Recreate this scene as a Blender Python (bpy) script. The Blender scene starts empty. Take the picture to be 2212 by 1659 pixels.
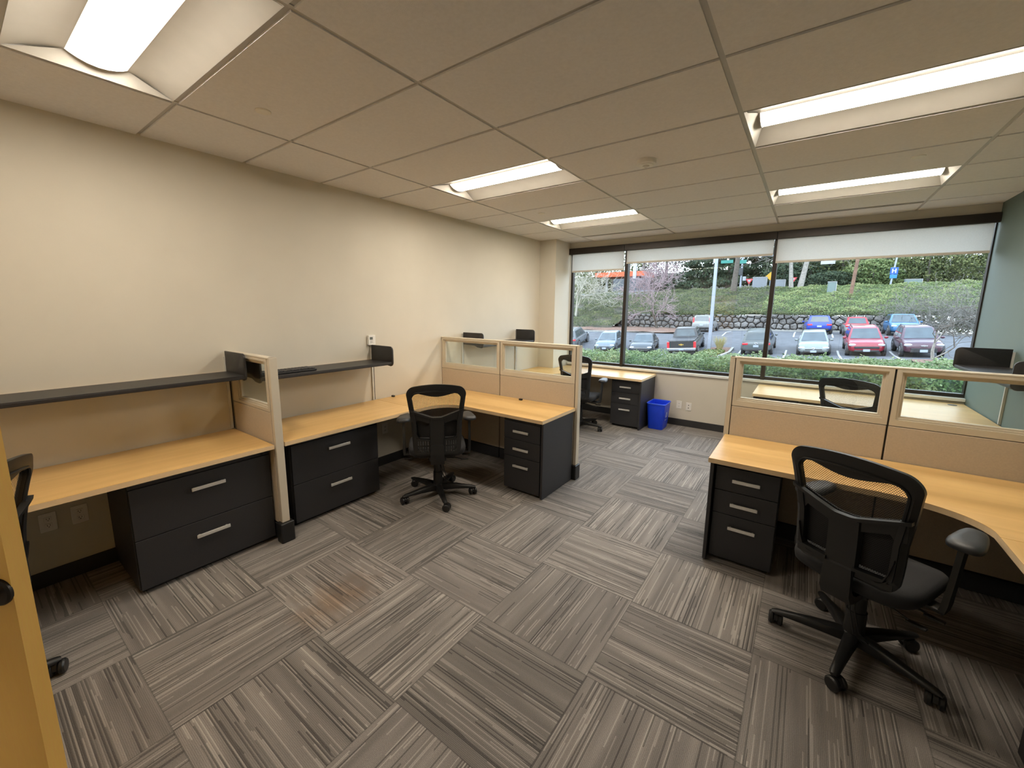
import bpy, bmesh, math, random
import numpy as np
from mathutils import Vector, Matrix
C = bpy.context.scene.collection
S = bpy.context.scene
PI = math.pi
# ------------------------------------------------------------------ camera
cd = bpy.data.cameras.new('camera'); cam = bpy.data.objects.new('camera', cd); C.objects.link(cam)
cd.sensor_width = 36.0; cd.sensor_fit = 'HORIZONTAL'
cd.lens = 883.38 / 2212 * 36.0
cd.shift_x = 11.29 / 2212; cd.shift_y = -18.53 / 2212
cd.clip_start = 0.02; cd.clip_end = 400
RR = ((0.80810995, 0.58896007, 0.0091839), (0.10244291, -0.12517347, -0.98683183), (-0.58005496, 0.79840944, -0.16148871))
cam.matrix_world = Matrix(((RR[0][0], -RR[1][0], -RR[2][0], 3.54576), (RR[0][1], -RR[1][1], -RR[2][1], -0.88251),
                           (RR[0][2], -RR[1][2], -RR[2][2], 1.68014), (0, 0, 0, 1)))
S.camera = cam
# ------------------------------------------------------------------ sky, exposure
S.view_settings.view_transform = 'Standard'; S.view_settings.look = 'None'
S.view_settings.exposure = 0.0; S.view_settings.gamma = 1.0; S.view_settings.use_curve_mapping = False
try:
    S.cycles.use_denoising = True; S.cycles.max_bounces = 8; S.cycles.diffuse_bounces = 5
    S.cycles.transparent_max_bounces = 24; S.cycles.sample_clamp_indirect = 6
    S.cycles.caustics_reflective = False; S.cycles.caustics_refractive = False
except Exception:
    pass
w = bpy.data.worlds.new('overcast_sky'); S.world = w; w.use_nodes = True
wn = w.node_tree.nodes; wl = w.node_tree.links
bg = wn['Background']
tc = wn.new('ShaderNodeTexCoord'); sx = wn.new('ShaderNodeSeparateXYZ'); cr = wn.new('ShaderNodeValToRGB')
wl.new(tc.outputs['Generated'], sx.inputs[0]); wl.new(sx.outputs['Z'], cr.inputs[0])
cr.color_ramp.elements[0].position = 0.0; cr.color_ramp.elements[0].color = (0.86, 0.935, 1.0, 1)
cr.color_ramp.elements[1].position = 0.8; cr.color_ramp.elements[1].color = (0.62, 0.78, 1.0, 1)
wl.new(cr.outputs[0], bg.inputs[0]); bg.inputs[1].default_value = 5.8
LAMP = 68.0                                  # radiance of the ceiling lamp lenses
LAMP_COLOR = (1.0, 0.895, 0.745, 1)
# weak, very soft sun behind thin cloud
sl = bpy.data.lights.new('sun', 'SUN'); sl.energy = 2.2; sl.angle = math.radians(50); sl.color = (1, 0.97, 0.92)
so = bpy.data.objects.new('sun', sl); C.objects.link(so); so.rotation_euler = (math.radians(38), 0, math.radians(-25))

# ------------------------------------------------------------------ materials
def nmat(name):
    m = bpy.data.materials.new(name); m.use_nodes = True
    return m, m.node_tree.nodes, m.node_tree.links, m.node_tree.nodes['Principled BSDF']
def mat(name, col, rough=0.5, metal=0.0, var=0.06, scale=12.0, bump=0.0, bscale=200.0, spec=0.5, coat=0.0):
    """plain surface with a little procedural mottling and optional fine bump"""
    m, n, l, p = nmat(name)
    t = n.new('ShaderNodeTexCoord'); z = n.new('ShaderNodeTexNoise'); z.inputs['Scale'].default_value = scale
    z.inputs['Detail'].default_value = 3
    l.new(t.outputs['Object'], z.inputs['Vector'])
    r = n.new('ShaderNodeValToRGB')
    r.color_ramp.elements[0].position = 0.3; r.color_ramp.elements[1].position = 0.7
    r.color_ramp.elements[0].color = (*[c * (1 - var) for c in col], 1)
    r.color_ramp.elements[1].color = (*[min(1, c * (1 + var)) for c in col], 1)
    l.new(z.outputs['Fac'], r.inputs[0]); l.new(r.outputs[0], p.inputs['Base Color'])
    p.inputs['Roughness'].default_value = rough; p.inputs['Metallic'].default_value = metal
    p.inputs['Specular IOR Level'].default_value = spec
    p.inputs['Coat Weight'].default_value = coat
    if coat: p.inputs['Coat Roughness'].default_value = 0.05
    if bump:
        b = n.new('ShaderNodeBump'); b.inputs['Strength'].default_value = bump; b.inputs['Distance'].default_value = 0.002
        z2 = n.new('ShaderNodeTexNoise'); z2.inputs['Scale'].default_value = bscale; z2.inputs['Detail'].default_value = 2
        l.new(t.outputs['Object'], z2.inputs['Vector'])
        l.new(z2.outputs['Fac'], b.inputs['Height']); l.new(b.outputs[0], p.inputs['Normal'])
    return m
def glass_mat(name, tint=(0.95, 0.98, 0.97), refl=1.0):
    m, n, l, p = nmat(name); n.remove(p)
    o = n['Material Output']; tr = n.new('ShaderNodeBsdfTransparent'); gl = n.new('ShaderNodeBsdfGlossy'); mx = n.new('ShaderNodeMixShader')
    tr.inputs[0].default_value = (*tint, 1); gl.inputs['Roughness'].default_value = 0.0
    g = n.new('ShaderNodeNewGeometry'); dt = n.new('ShaderNodeVectorMath'); dt.operation = 'DOT_PRODUCT'
    l.new(g.outputs['Incoming'], dt.inputs[0]); l.new(g.outputs['Normal'], dt.inputs[1])
    om = math_node(n, l, 'SUBTRACT', 1.0, math_node(n, l, 'ABSOLUTE', dt.outputs['Value']))   # Schlick, same from both faces
    fr = math_node(n, l, 'MULTIPLY', math_node(n, l, 'MULTIPLY_ADD', math_node(n, l, 'POWER', om, 5.0), 0.96, 0.04), refl)
    l.new(fr, mx.inputs[0]); l.new(tr.outputs[0], mx.inputs[1]); l.new(gl.outputs[0], mx.inputs[2])
    l.new(mx.outputs[0], o.inputs[0])
    return m
def math_node(n, l, op, a, b=None, c=None):
    k = n.new('ShaderNodeMath'); k.operation = op
    for i, v in enumerate((a, b, c)):
        if v is None: continue
        if isinstance(v, (int, float)): k.inputs[i].default_value = v
        else: l.new(v, k.inputs[i])
    return k.outputs[0]
def carpet_mat():
    m, n, l, p = nmat('carpet_tiles')
    M = lambda op, a, b=None, c=None: math_node(n, l, op, a, b, c)
    t = n.new('ShaderNodeTexCoord'); s = n.new('ShaderNodeSeparateXYZ'); l.new(t.outputs['Object'], s.inputs[0])
    T = 0.6096
    X = M('DIVIDE', M('SUBTRACT', s.outputs[0], 1.0565), T); Y = M('DIVIDE', M('SUBTRACT', s.outputs[1], 0.069), T)
    i = M('FLOOR', X); j = M('FLOOR', Y); fx = M('SUBTRACT', X, i); fy = M('SUBTRACT', Y, j)
    par = M('FLOORED_MODULO', M('ADD', i, j), 2.0)          # 0: stripes along x, 1: along y
    def mix(a, b):                                          # par ? a : b
        return M('ADD', M('MULTIPLY', a, par), M('MULTIPLY', b, M('SUBTRACT', 1.0, par)))
    u = mix(fy, fx); v = mix(fx, fy)
    tid = M('ADD', M('MULTIPLY', i, 17.31), M('MULTIPLY', j, 5.77))
    def noise(vec, scale, detail=0.0):
        z = n.new('ShaderNodeTexNoise'); z.inputs['Scale'].default_value = scale; z.inputs['Detail'].default_value = detail
        l.new(vec, z.inputs['Vector']); return z.outputs['Fac']
    def vec(a, b, c):
        k = n.new('ShaderNodeCombineXYZ')
        for q, x in enumerate((a, b, c)):
            if isinstance(x, (int, float)): k.inputs[q].default_value = x
            else: l.new(x, k.inputs[q])
        return k.outputs[0]
    N = 104.0                                                # tufted rows across a tile, about 6 mm each
    row = M('FLOOR', M('MULTIPLY', v, N))
    wn_ = n.new('ShaderNodeTexWhiteNoise'); wn_.noise_dimensions = '2D'; l.new(vec(row, tid, 0), wn_.inputs['Vector'])
    rnd = wn_.outputs['Value']
    seg = noise(vec(M('MULTIPLY', u, 1.25), M('MULTIPLY', rnd, 91.0), tid), 1.0)      # each row changes yarn along its run
    seg2 = noise(vec(M('MULTIPLY', u, 2.2), M('MULTIPLY', rnd, 57.0), M('ADD', tid, 40.0)), 1.0)
    wide = noise(vec(M('MULTIPLY', u, 0.7), M('MULTIPLY', v, 7.0), tid), 1.0, 1.0)   # bands of denser striping
    zone = n.new('ShaderNodeMapRange'); zone.inputs[1].default_value = 0.44; zone.inputs[2].default_value = 0.62; l.new(wide, zone.inputs[0])
    z_ = zone.outputs[0]
    dark = M('MULTIPLY', M('LESS_THAN', rnd, M('MULTIPLY_ADD', z_, 0.30, 0.13)), M('GREATER_THAN', seg, 0.43))
    lite = M('MULTIPLY', M('GREATER_THAN', rnd, M('MULTIPLY_ADD', z_, -0.26, 0.86)), M('GREATER_THAN', seg2, 0.46))
    fac = M('ADD', M('ADD', 0.52, M('MULTIPLY', M('SUBTRACT', noise(vec(M('MULTIPLY', u, 0.9), M('MULTIPLY', v, 11.0), M('ADD', tid, 9.0)), 1.0, 1.0), 0.5), 0.55)), M('SUBTRACT', M('MULTIPLY', lite, 0.22), M('MULTIPLY', dark, 0.29)))
    grain = n.new('ShaderNodeTexNoise'); grain.inputs['Scale'].default_value = 330; grain.inputs['Detail'].default_value = 2
    l.new(t.outputs['Object'], grain.inputs['Vector'])
    fac = M('ADD', fac, M('MULTIPLY', M('SUBTRACT', grain.outputs['Fac'], 0.5), 0.55))
    r = n.new('ShaderNodeValToRGB'); e = r.color_ramp.elements
    e[0].position = 0.08; e[0].color = (0.040, 0.035, 0.031, 1)
    e[1].position = 0.92; e[1].color = (0.390, 0.352, 0.318, 1)
    k = e.new(0.52); k.color = (0.182, 0.162, 0.147, 1)
    l.new(fac, r.inputs[0])
    # per tile tone, tile seams, row ribs
    wt = n.new('ShaderNodeTexWhiteNoise'); wt.noise_dimensions = '2D'; l.new(vec(i, j, 0), wt.inputs['Vector'])
    tone = M('ADD', 0.86, M('MULTIPLY', wt.outputs['Value'], 0.28))
    ex = M('MINIMUM', fx, M('SUBTRACT', 1.0, fx)); ey = M('MINIMUM', fy, M('SUBTRACT', 1.0, fy))
    seam = M('GREATER_THAN', M('MINIMUM', ex, ey), 0.0045)
    tone = M('MULTIPLY', tone, M('ADD', 0.62, M('MULTIPLY', seam, 0.38)))
    rib = M('ABSOLUTE', M('SUBTRACT', M('FRACT', M('MULTIPLY', v, N)), 0.5))
    tone = M('MULTIPLY', tone, M('SUBTRACT', 1.12, M('MULTIPLY', rib, 0.50)))
    mc = n.new('ShaderNodeMix'); mc.data_type = 'RGBA'; mc.blend_type = 'MULTIPLY'; mc.inputs[0].default_value = 1.0
    l.new(r.outputs[0], mc.inputs[6])
    tv = vec(tone, tone, tone); l.new(tv, mc.inputs[7])
    # brown spill stain
    dx = M('DIVIDE', M('SUBTRACT', s.outputs[0], 1.50), 0.20); dy = M('DIVIDE', M('SUBTRACT', s.outputs[1], 0.27), 0.27)
    d = M('SQRT', M('ADD', M('MULTIPLY', dx, dx), M('MULTIPLY', dy, dy)))
    sn = noise(t.outputs['Object'], 9.0, 3.0)
    st = n.new('ShaderNodeMapRange'); st.inputs[1].default_value = 1.15; st.inputs[2].default_value = 0.25
    l.new(M('ADD', d, M('MULTIPLY', M('SUBTRACT', sn, 0.5), 1.5)), st.inputs[0])
    ms = n.new('ShaderNodeMix'); ms.data_type = 'RGBA'; ms.blend_type = 'MULTIPLY'
    l.new(M('MULTIPLY', st.outputs[0], 0.75), ms.inputs[0]); l.new(mc.outputs[2], ms.inputs[6]); ms.inputs[7].default_value = (0.70, 0.50, 0.33, 1)
    l.new(ms.outputs[2], p.inputs['Base Color'])
    p.inputs['Roughness'].default_value = 0.78; p.inputs['Specular IOR Level'].default_value = 0.35
    p.inputs['Sheen Weight'].default_value = 0.25; p.inputs['Sheen Roughness'].default_value = 0.5
    b = n.new('ShaderNodeBump'); b.inputs['Strength'].default_value = 0.5; b.inputs['Distance'].default_value = 0.003
    l.new(M('ADD', grain.outputs['Fac'], M('MULTIPLY', rib, -1.0)), b.inputs['Height']); l.new(b.outputs[0], p.inputs['Normal'])
    return m
def maple_mat(name, axis, a=(0.60, 0.370, 0.135), b=(0.71, 0.460, 0.190), rough=0.34):
    m, n, l, p = nmat(name)
    t = n.new('ShaderNodeTexCoord'); mp = n.new('ShaderNodeMapping')
    sc = [9.0, 9.0, 9.0]; sc[axis] = 0.7; mp.inputs['Scale'].default_value = sc
    l.new(t.outputs['Object'], mp.inputs[0])
    z = n.new('ShaderNodeTexNoise'); z.inputs['Scale'].default_value = 1.6; z.inputs['Detail'].default_value = 6; z.inputs['Distortion'].default_value = 0.5
    l.new(mp.outputs[0], z.inputs['Vector'])
    r = n.new('ShaderNodeValToRGB'); r.color_ramp.elements[0].position = 0.30; r.color_ramp.elements[1].position = 0.72
    r.color_ramp.elements[0].color = (*a, 1); r.color_ramp.elements[1].color = (*b, 1)
    l.new(z.outputs['Fac'], r.inputs[0])
    z2 = n.new('ShaderNodeTexNoise'); z2.inputs['Scale'].default_value = 40; z2.inputs['Detail'].default_value = 2
    l.new(mp.outputs[0], z2.inputs['Vector'])
    mx = n.new('ShaderNodeMix'); mx.data_type = 'RGBA'; mx.blend_type = 'OVERLAY'; mx.inputs[0].default_value = 0.10
    l.new(r.outputs[0], mx.inputs[6]); l.new(z2.outputs['Color'], mx.inputs[7])
    l.new(mx.outputs[2], p.inputs['Base Color'])
    p.inputs['Roughness'].default_value = rough
    return m
def mesh_mat():
    """woven chair mesh: a diagonal lattice of black threads with open holes"""
    m, n, l, p = nmat('chair_mesh')
    M = lambda op, a, b=None, c=None: math_node(n, l, op, a, b, c)
    t = n.new('ShaderNodeTexCoord'); s = n.new('ShaderNodeSeparateXYZ'); l.new(t.outputs['Object'], s.inputs[0])
    P = 0.0085
    a = M('ADD', M('MULTIPLY', s.outputs[0], 1.0 / P), M('MULTIPLY', s.outputs[2], 0.75 / P))
    b = M('SUBTRACT', M('MULTIPLY', s.outputs[0], 1.0 / P), M('MULTIPLY', s.outputs[2], 0.75 / P))
    h = M('MULTIPLY', M('LESS_THAN', M('ABSOLUTE', M('SUBTRACT', M('FRACT', a), 0.5)), 0.40), M('LESS_THAN', M('ABSOLUTE', M('SUBTRACT', M('FRACT', b), 0.5)), 0.40))
    tr = n.new('ShaderNodeBsdfTransparent'); mx = n.new('ShaderNodeMixShader')
    l.new(h, mx.inputs[0]); l.new(p.outputs[0], mx.inputs[1]); l.new(tr.outputs[0], mx.inputs[2])
    l.new(mx.outputs[0], n['Material Output'].inputs[0])
    p.inputs['Base Color'].default_value = (0.018, 0.018, 0.020, 1); p.inputs['Roughness'].default_value = 0.6
    return m
def blind_mat():
    m, n, l, p = nmat('blind_fabric'); n.remove(p)
    d = n.new('ShaderNodeBsdfDiffuse'); tr = n.new('ShaderNodeBsdfTranslucent'); mx = n.new('ShaderNodeMixShader')
    t = n.new('ShaderNodeTexCoord'); z = n.new('ShaderNodeTexNoise'); z.inputs['Scale'].default_value = 160; l.new(t.outputs['Object'], z.inputs['Vector'])
    r = n.new('ShaderNodeValToRGB'); r.color_ramp.elements[0].color = (0.74, 0.74, 0.72, 1); r.color_ramp.elements[1].color = (0.86, 0.86, 0.84, 1)
    l.new(z.outputs['Fac'], r.inputs[0]); l.new(r.outputs[0], d.inputs[0]); l.new(r.outputs[0], tr.inputs[0])
    mx.inputs[0].default_value = 0.55
    l.new(d.outputs[0], mx.inputs[1]); l.new(tr.outputs[0], mx.inputs[2]); l.new(mx.outputs[0], n['Material Output'].inputs[0])
    return m
def leaf_mat(name, cols, rough=0.6, trans=0.25):
    """foliage: a tone value per leaf picks its green from the ramp"""
    m, n, l, p = nmat(name)
    a = n.new('ShaderNodeAttribute'); a.attribute_name = 'rnd'
    r = n.new('ShaderNodeValToRGB'); e = r.color_ramp.elements
    e[0].position = 0; e[0].color = (*cols[0], 1); e[1].position = 1; e[1].color = (*cols[-1], 1)
    for k, c in enumerate(cols[1:-1]):
        q = e.new((k + 1) / (len(cols) - 1)); q.color = (*c, 1)
    l.new(a.outputs['Fac'], r.inputs[0]); l.new(r.outputs[0], p.inputs['Base Color'])
    p.inputs['Roughness'].default_value = rough; p.inputs['Specular IOR Level'].default_value = 0.25
    t = n.new('ShaderNodeBsdfTranslucent'); l.new(r.outputs[0], t.inputs[0]); mx = n.new('ShaderNodeMixShader'); mx.inputs[0].default_value = trans
    l.new(p.outputs[0], mx.inputs[1]); l.new(t.outputs[0], mx.inputs[2]); l.new(mx.outputs[0], n['Material Output'].inputs[0])
    return m
def lamp_mat():
    """diffuser over a row of diodes: brightest along its middle, fading to the edges of the lens"""
    m, n, l, p = nmat('lamp_lens')
    p.inputs['Base Color'].default_value = (0.9, 0.9, 0.88, 1); p.inputs['Emission Color'].default_value = LAMP_COLOR
    t = n.new('ShaderNodeTexCoord'); s = n.new('ShaderNodeSeparateXYZ'); l.new(t.outputs['Object'], s.inputs[0])
    q = math_node(n, l, 'MINIMUM', math_node(n, l, 'ABSOLUTE', math_node(n, l, 'DIVIDE', s.outputs[1], 0.105)), 1.0)
    f = math_node(n, l, 'POWER', math_node(n, l, 'SUBTRACT', 1.0, math_node(n, l, 'MULTIPLY', q, q)), 1.5)
    l.new(math_node(n, l, 'MULTIPLY_ADD', f, 0.95 * LAMP, 0.05 * LAMP), p.inputs['Emission Strength'])
    return m
K = {}
K['wall'] = mat('wall_paint', (0.62, 0.58, 0.495), 0.7, bump=0.12, bscale=260, var=0.02, scale=3)
K['green'] = mat('sage_paint', (0.118, 0.158, 0.140), 0.6, bump=0.25, bscale=260, var=0.02, scale=3)
K['tile'] = mat('ceiling_tile', (0.81, 0.80, 0.82), 0.9, bump=0.5, bscale=500, var=0.03, scale=60)
K['tee'] = mat('ceiling_tee', (0.50, 0.49, 0.485), 0.4, var=0.02)  # grid colour darkened to carry the shadow of the recessed reveal
K['carpet'] = carpet_mat()
K['base'] = mat('rubber_base', (0.030, 0.030, 0.031), 0.45)
K['maple_x'] = maple_mat('maple_laminate', 0); K['maple_y'] = maple_mat('maple_laminate_turned', 1)
K['edge'] = mat('maple_edge_band', (0.76, 0.57, 0.345), 0.4, var=0.05)
K['door'] = maple_mat('maple_door', 2, (0.86, 0.51, 0.125), (0.92, 0.57, 0.16), 0.4)
K['char'] = mat('charcoal_laminate', (0.026, 0.026, 0.030), 0.5, var=0.15, scale=300, bump=0.15, bscale=500)
K['dark'] = mat('dark_recess', (0.010, 0.010, 0.011), 0.6)
K['shelf'] = mat('shelf_metal', (0.024, 0.022, 0.023), 0.42, var=0.1, scale=80)
K['alu'] = mat('brushed_aluminium', (0.78, 0.77, 0.75), 0.36, 0.6, var=0.05, scale=80)
K['track'] = mat('slotted_track', (0.66, 0.65, 0.62), 0.4, 0.2)
K['fabric'] = mat('panel_fabric', (0.535, 0.46, 0.365), 0.9, bump=0.5, bscale=700, var=0.05, scale=120)
K['taupe'] = mat('panel_trim', (0.60, 0.545, 0.445), 0.42, var=0.02)
K['glass'] = glass_mat('panel_glass', (0.93, 0.96, 0.94)); K['wglass'] = glass_mat('window_glass', (0.96, 0.98, 0.98))
K['bronze'] = mat('bronze_frame', (0.026, 0.020, 0.017), 0.4, 0.3)
K['sill'] = mat('white_sill', (0.74, 0.75, 0.73), 0.35, var=0.02)
K['blind'] = blind_mat()
K['hem'] = mat('blind_hem', (0.62, 0.58, 0.52), 0.6)
K['plast'] = mat('black_plastic', (0.0115, 0.0115, 0.012), 0.42, var=0.1, bump=0.12, bscale=700)
K['pad'] = mat('armrest_pad', (0.024, 0.025, 0.028), 0.45, var=0.08)
K['seatf'] = mat('seat_fabric', (0.015, 0.015, 0.017), 0.9, bump=0.4, bscale=600)
K['mesh'] = mesh_mat()
K['white'] = mat('white_plastic', (0.80, 0.775, 0.73), 0.4, var=0.02)
K['lamp'] = lamp_mat()
K['refl'] = mat('lamp_reflector', (0.62, 0.60, 0.56), 0.5, var=0.02)
K['lcd'] = mat('grey_display', (0.10, 0.11, 0.10), 0.3)
K['blue'] = mat('blue_plastic', (0.010, 0.060, 0.80), 0.35, var=0.04)
K['print'] = mat('white_print', (0.55, 0.62, 0.90), 0.5)

# ------------------------------------------------------------------ helpers
def offs(o):
    v = Vector((0, 0, 0))
    while o is not None:
        v += o.location; o = o.parent
    return v
def obj(name, bm, m, parent=None, smooth=False, angle=35, origin=None, bev=0):
    """link a bmesh written in world coordinates as ONE mesh object under parent"""
    off = offs(parent)
    if parent is None and origin is not None: off = Vector(origin)
    bmesh.ops.recalc_face_normals(bm, faces=bm.faces[:])
    if off.length > 0: bmesh.ops.translate(bm, verts=bm.verts[:], vec=-off)
    me = bpy.data.meshes.new(name); bm.to_mesh(me); bm.free()
    for x in (m if isinstance(m, (list, tuple)) else [m]): me.materials.append(x)
    if smooth:
        me.polygons.foreach_set('use_smooth', [True] * len(me.polygons))
        me.set_sharp_from_angle(angle=math.radians(angle))
    o = bpy.data.objects.new(name, me); C.objects.link(o)
    if parent is None: o.location = off if origin is not None else (0, 0, 0)
    else: o.parent = parent
    return o
def tag(o, label, cat, group=None, kind=None):
    o['label'] = label; o['category'] = cat
    if group: o['group'] = group
    if kind: o['kind'] = kind
    return o
def thing(name, label, cat, loc=(0, 0, 0), group=None):
    o = bpy.data.objects.new(name, None); C.objects.link(o); o.location = loc
    o.empty_display_size = 0.1
    return tag(o, label, cat, group)
def struct(name, bm, m, **k):
    o = obj(name, bm, m, **k)
    if o.parent is None: o['kind'] = 'structure'
    return o
def dup(root, loc, rotz, label, group=None):
    r = root.copy(); C.objects.link(r); r.location = loc; r.rotation_euler = (0, 0, rotz); r['label'] = label
    if group: r['group'] = group
    for ch in list(root.children):
        c = ch.copy(); C.objects.link(c); c.parent = r
        for g in ch.children:
            d = g.copy(); C.objects.link(d); d.parent = c
    return r
def BM(): return bmesh.new()
def box(bm, x0, x1, y0, y1, z0, z1, bev=0.0, seg=2, mi=0):
    v = [bm.verts.new(p) for p in ((x0, y0, z0), (x1, y0, z0), (x1, y1, z0), (x0, y1, z0), (x0, y0, z1), (x1, y0, z1), (x1, y1, z1), (x0, y1, z1))]
    fs = [bm.faces.new([v[i] for i in f]) for f in ((3, 2, 1, 0), (4, 5, 6, 7), (0, 1, 5, 4), (1, 2, 6, 5), (2, 3, 7, 6), (3, 0, 4, 7))]
    for f in fs: f.material_index = mi
    if bev:
        es = list({e for f in fs for e in f.edges})
        bmesh.ops.bevel(bm, geom=es, offset=bev, segments=seg, affect='EDGES', profile=0.5)
    return v
def bx(*a, **k):
    b = BM(); box(b, *a, **k); return b
def prism(bm, pts, z0, z1, bev=0.0, mi=0):
    """polygon in xy extruded in z"""
    a = [bm.verts.new((x, y, z0)) for x, y in pts]; b = [bm.verts.new((x, y, z1)) for x, y in pts]
    n = len(pts); fs = [bm.faces.new(a[::-1]), bm.faces.new(b)]
    for i in range(n): fs.append(bm.faces.new((a[i], a[(i + 1) % n], b[(i + 1) % n], b[i])))
    for f in fs: f.material_index = mi
    if bev:
        es = [e for f in fs[:2] for e in f.edges]
        bmesh.ops.bevel(bm, geom=es, offset=bev, segments=2, affect='EDGES', profile=0.5)
def prism_ax(bm, pts, a0, a1, ax, bev=0.0):
    """polygon given in the two other axes, extruded along ax (0 x, 1 y)"""
    mk = (lambda p, a: (a, p[0], p[1])) if ax == 0 else (lambda p, a: (p[0], a, p[1]))
    A = [bm.verts.new(mk(p, a0)) for p in pts]; B = [bm.verts.new(mk(p, a1)) for p in pts]
    n = len(pts); fs = [bm.faces.new(A[::-1]), bm.faces.new(B)]
    for i in range(n): fs.append(bm.faces.new((A[i], A[(i + 1) % n], B[(i + 1) % n], B[i])))
    if bev: bmesh.ops.bevel(bm, geom=[e for f in fs[:2] for e in f.edges], offset=bev, segments=2, affect='EDGES', profile=0.5)
def loft(bm, rings, caps=True, closed=True):
    R_ = [[bm.verts.new(p) for p in r] for r in rings]
    n = len(R_[0])
    for a, b in zip(R_[:-1], R_[1:]):
        for i in range(n if closed else n - 1):
            bm.faces.new((a[i], a[(i + 1) % n], b[(i + 1) % n], b[i]))
    if caps: bm.faces.new(R_[0][::-1]); bm.faces.new(R_[-1])
    return R_
def ring(c, ax, r, n=16, ry=None, ph=0.0):
    """circle around c, normal along unit vector ax"""
    ax = Vector(ax).normalized(); u = ax.orthogonal().normalized(); v = ax.cross(u); ry = r if ry is None else ry
    return [Vector(c) + u * (r * math.cos(ph + 2 * PI * k / n)) + v * (ry * math.sin(ph + 2 * PI * k / n)) for k in range(n)]
def cyl(bm, p0, p1, r0, r1=None, n=16):
    p0 = Vector(p0); p1 = Vector(p1); d = p1 - p0; r1 = r0 if r1 is None else r1
    loft(bm, [ring(p0, d, r0, n), ring(p1, d, r1, n)])
def lathe(bm, prof, c=(0, 0, 0), ax=(0, 0, 1), n=24):
    """profile of (radius, along)"""
    ax = Vector(ax).normalized()
    loft(bm, [ring(Vector(c) + ax * h, ax, max(r, 1e-4), n) for r, h in prof])
def tube(bm, pts, r, n=8, rs=None):
    pts = [Vector(p) for p in pts]; rings = []; u = None
    for i, p in enumerate(pts):
        d = (pts[min(i + 1, len(pts) - 1)] - pts[max(i - 1, 0)]).normalized()
        if u is None: u = d.orthogonal().normalized()
        u = (u - d * u.dot(d)).normalized(); v = d.cross(u); rr = rs[i] if rs else r
        rings.append([p + u * (rr * math.cos(2 * PI * k / n)) + v * (rr * math.sin(2 * PI * k / n)) for k in range(n)])
    loft(bm, rings)
def ellip(bm, c, rx, ry, rz, n=14, m=8, p=1.0):
    rg = []
    sg = lambda x: math.copysign(abs(x) ** p, x)
    for i in range(1, m):
        a = -PI / 2 + PI * i / m
        rg.append([Vector((c[0] + rx * math.cos(a) * sg(math.cos(2 * PI * k / n)), c[1] + ry * math.cos(a) * sg(math.sin(2 * PI * k / n)), c[2] + rz * sg(math.sin(a)))) for k in range(n)])
    loft(bm, rg)
def arc(cx, cy, r, a0, a1, n=8):
    return [(cx + r * math.cos(math.radians(a0 + (a1 - a0) * k / n)), cy + r * math.sin(math.radians(a0 + (a1 - a0) * k / n))) for k in range(n + 1)]
def bez(p0, p1, p2, n=10):
    return [((1 - t) ** 2 * p0[0] + 2 * t * (1 - t) * p1[0] + t * t * p2[0], (1 - t) ** 2 * p0[1] + 2 * t * (1 - t) * p1[1] + t * t * p2[1]) for t in [k / n for k in range(n + 1)]]
# ------------------------------------------------------------------ room shell
W_, Y0, Y1, H_ = 4.97, -1.45, 5.35, 2.743
struct('floor', bx(-0.12, W_ + 0.12, Y0 - 1.3, Y1 + 0.02, -0.06, 0.0), K['carpet'])
struct('wall_left', bx(-0.12, 0.0, Y0 - 1.3, Y1, 0.0, 3.0), K['wall'])
struct('wall_right', bx(W_, W_ + 0.12, Y0 - 1.3, Y1 + 0.12, 0.0, 3.0), K['green'])
b = BM(); box(b, 0.0, W_, Y1, Y1 + 0.15, -0.06, 0.755); box(b, 0.0, W_, Y1, Y1 + 0.15, 2.64, 3.0); box(b, -0.12, 0.30, Y1, Y1 + 0.15, 0.755, 2.64)
struct('wall_window', b, K['wall'])
struct('wall_column', bx(0.0, 0.29, 4.87, Y1, 0.0, H_), K['wall'])
DX0, DX1 = 1.17, 2.12                                     # doorway in the wall behind the camera
b = BM(); box(b, 0.0, DX0, Y0 - 0.12, Y0, 0, 3.0); box(b, DX1, W_, Y0 - 0.12, Y0, 0, 3.0); box(b, DX0, DX1, Y0 - 0.12, Y0, 2.13, 3.0)
struct('wall_back', b, K['wall'])
struct('wall_corridor', bx(-0.12, W_ + 0.12, Y0 - 1.36, Y0 - 1.3, 0, 3.0), K['wall'])
b = BM()
box(b, DX0, DX0 + 0.03, Y0 - 0.14, Y0 + 0.02, 0, 2.13); box(b, DX1 - 0.03, DX1, Y0 - 0.14, Y0 + 0.02, 0, 2.13); box(b, DX0, DX1, Y0 - 0.14, Y0 + 0.02, 2.10, 2.13)
struct('trim_1', b, K['bronze'])
def baseboard(name, segs):
    b = BM()
    for s in segs: box(b, *s, 0.0, 0.10, bev=0.003, seg=1)
    struct(name, b, K['base'])
baseboard('baseboard_left', [(0.0, 0.009, Y0, 0.36), (0.0, 0.009, 0.45, 2.63), (0.0, 0.009, 2.73, 4.86)])
baseboard('baseboard_window', [(0.30, W_ - 0.02, Y1 - 0.009, Y1)])
baseboard('baseboard_right', [(W_ - 0.009, W_, Y0, 0.36), (W_ - 0.009, W_, 0.45, 2.58), (W_ - 0.009, W_, 2.68, 5.33)])
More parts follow.
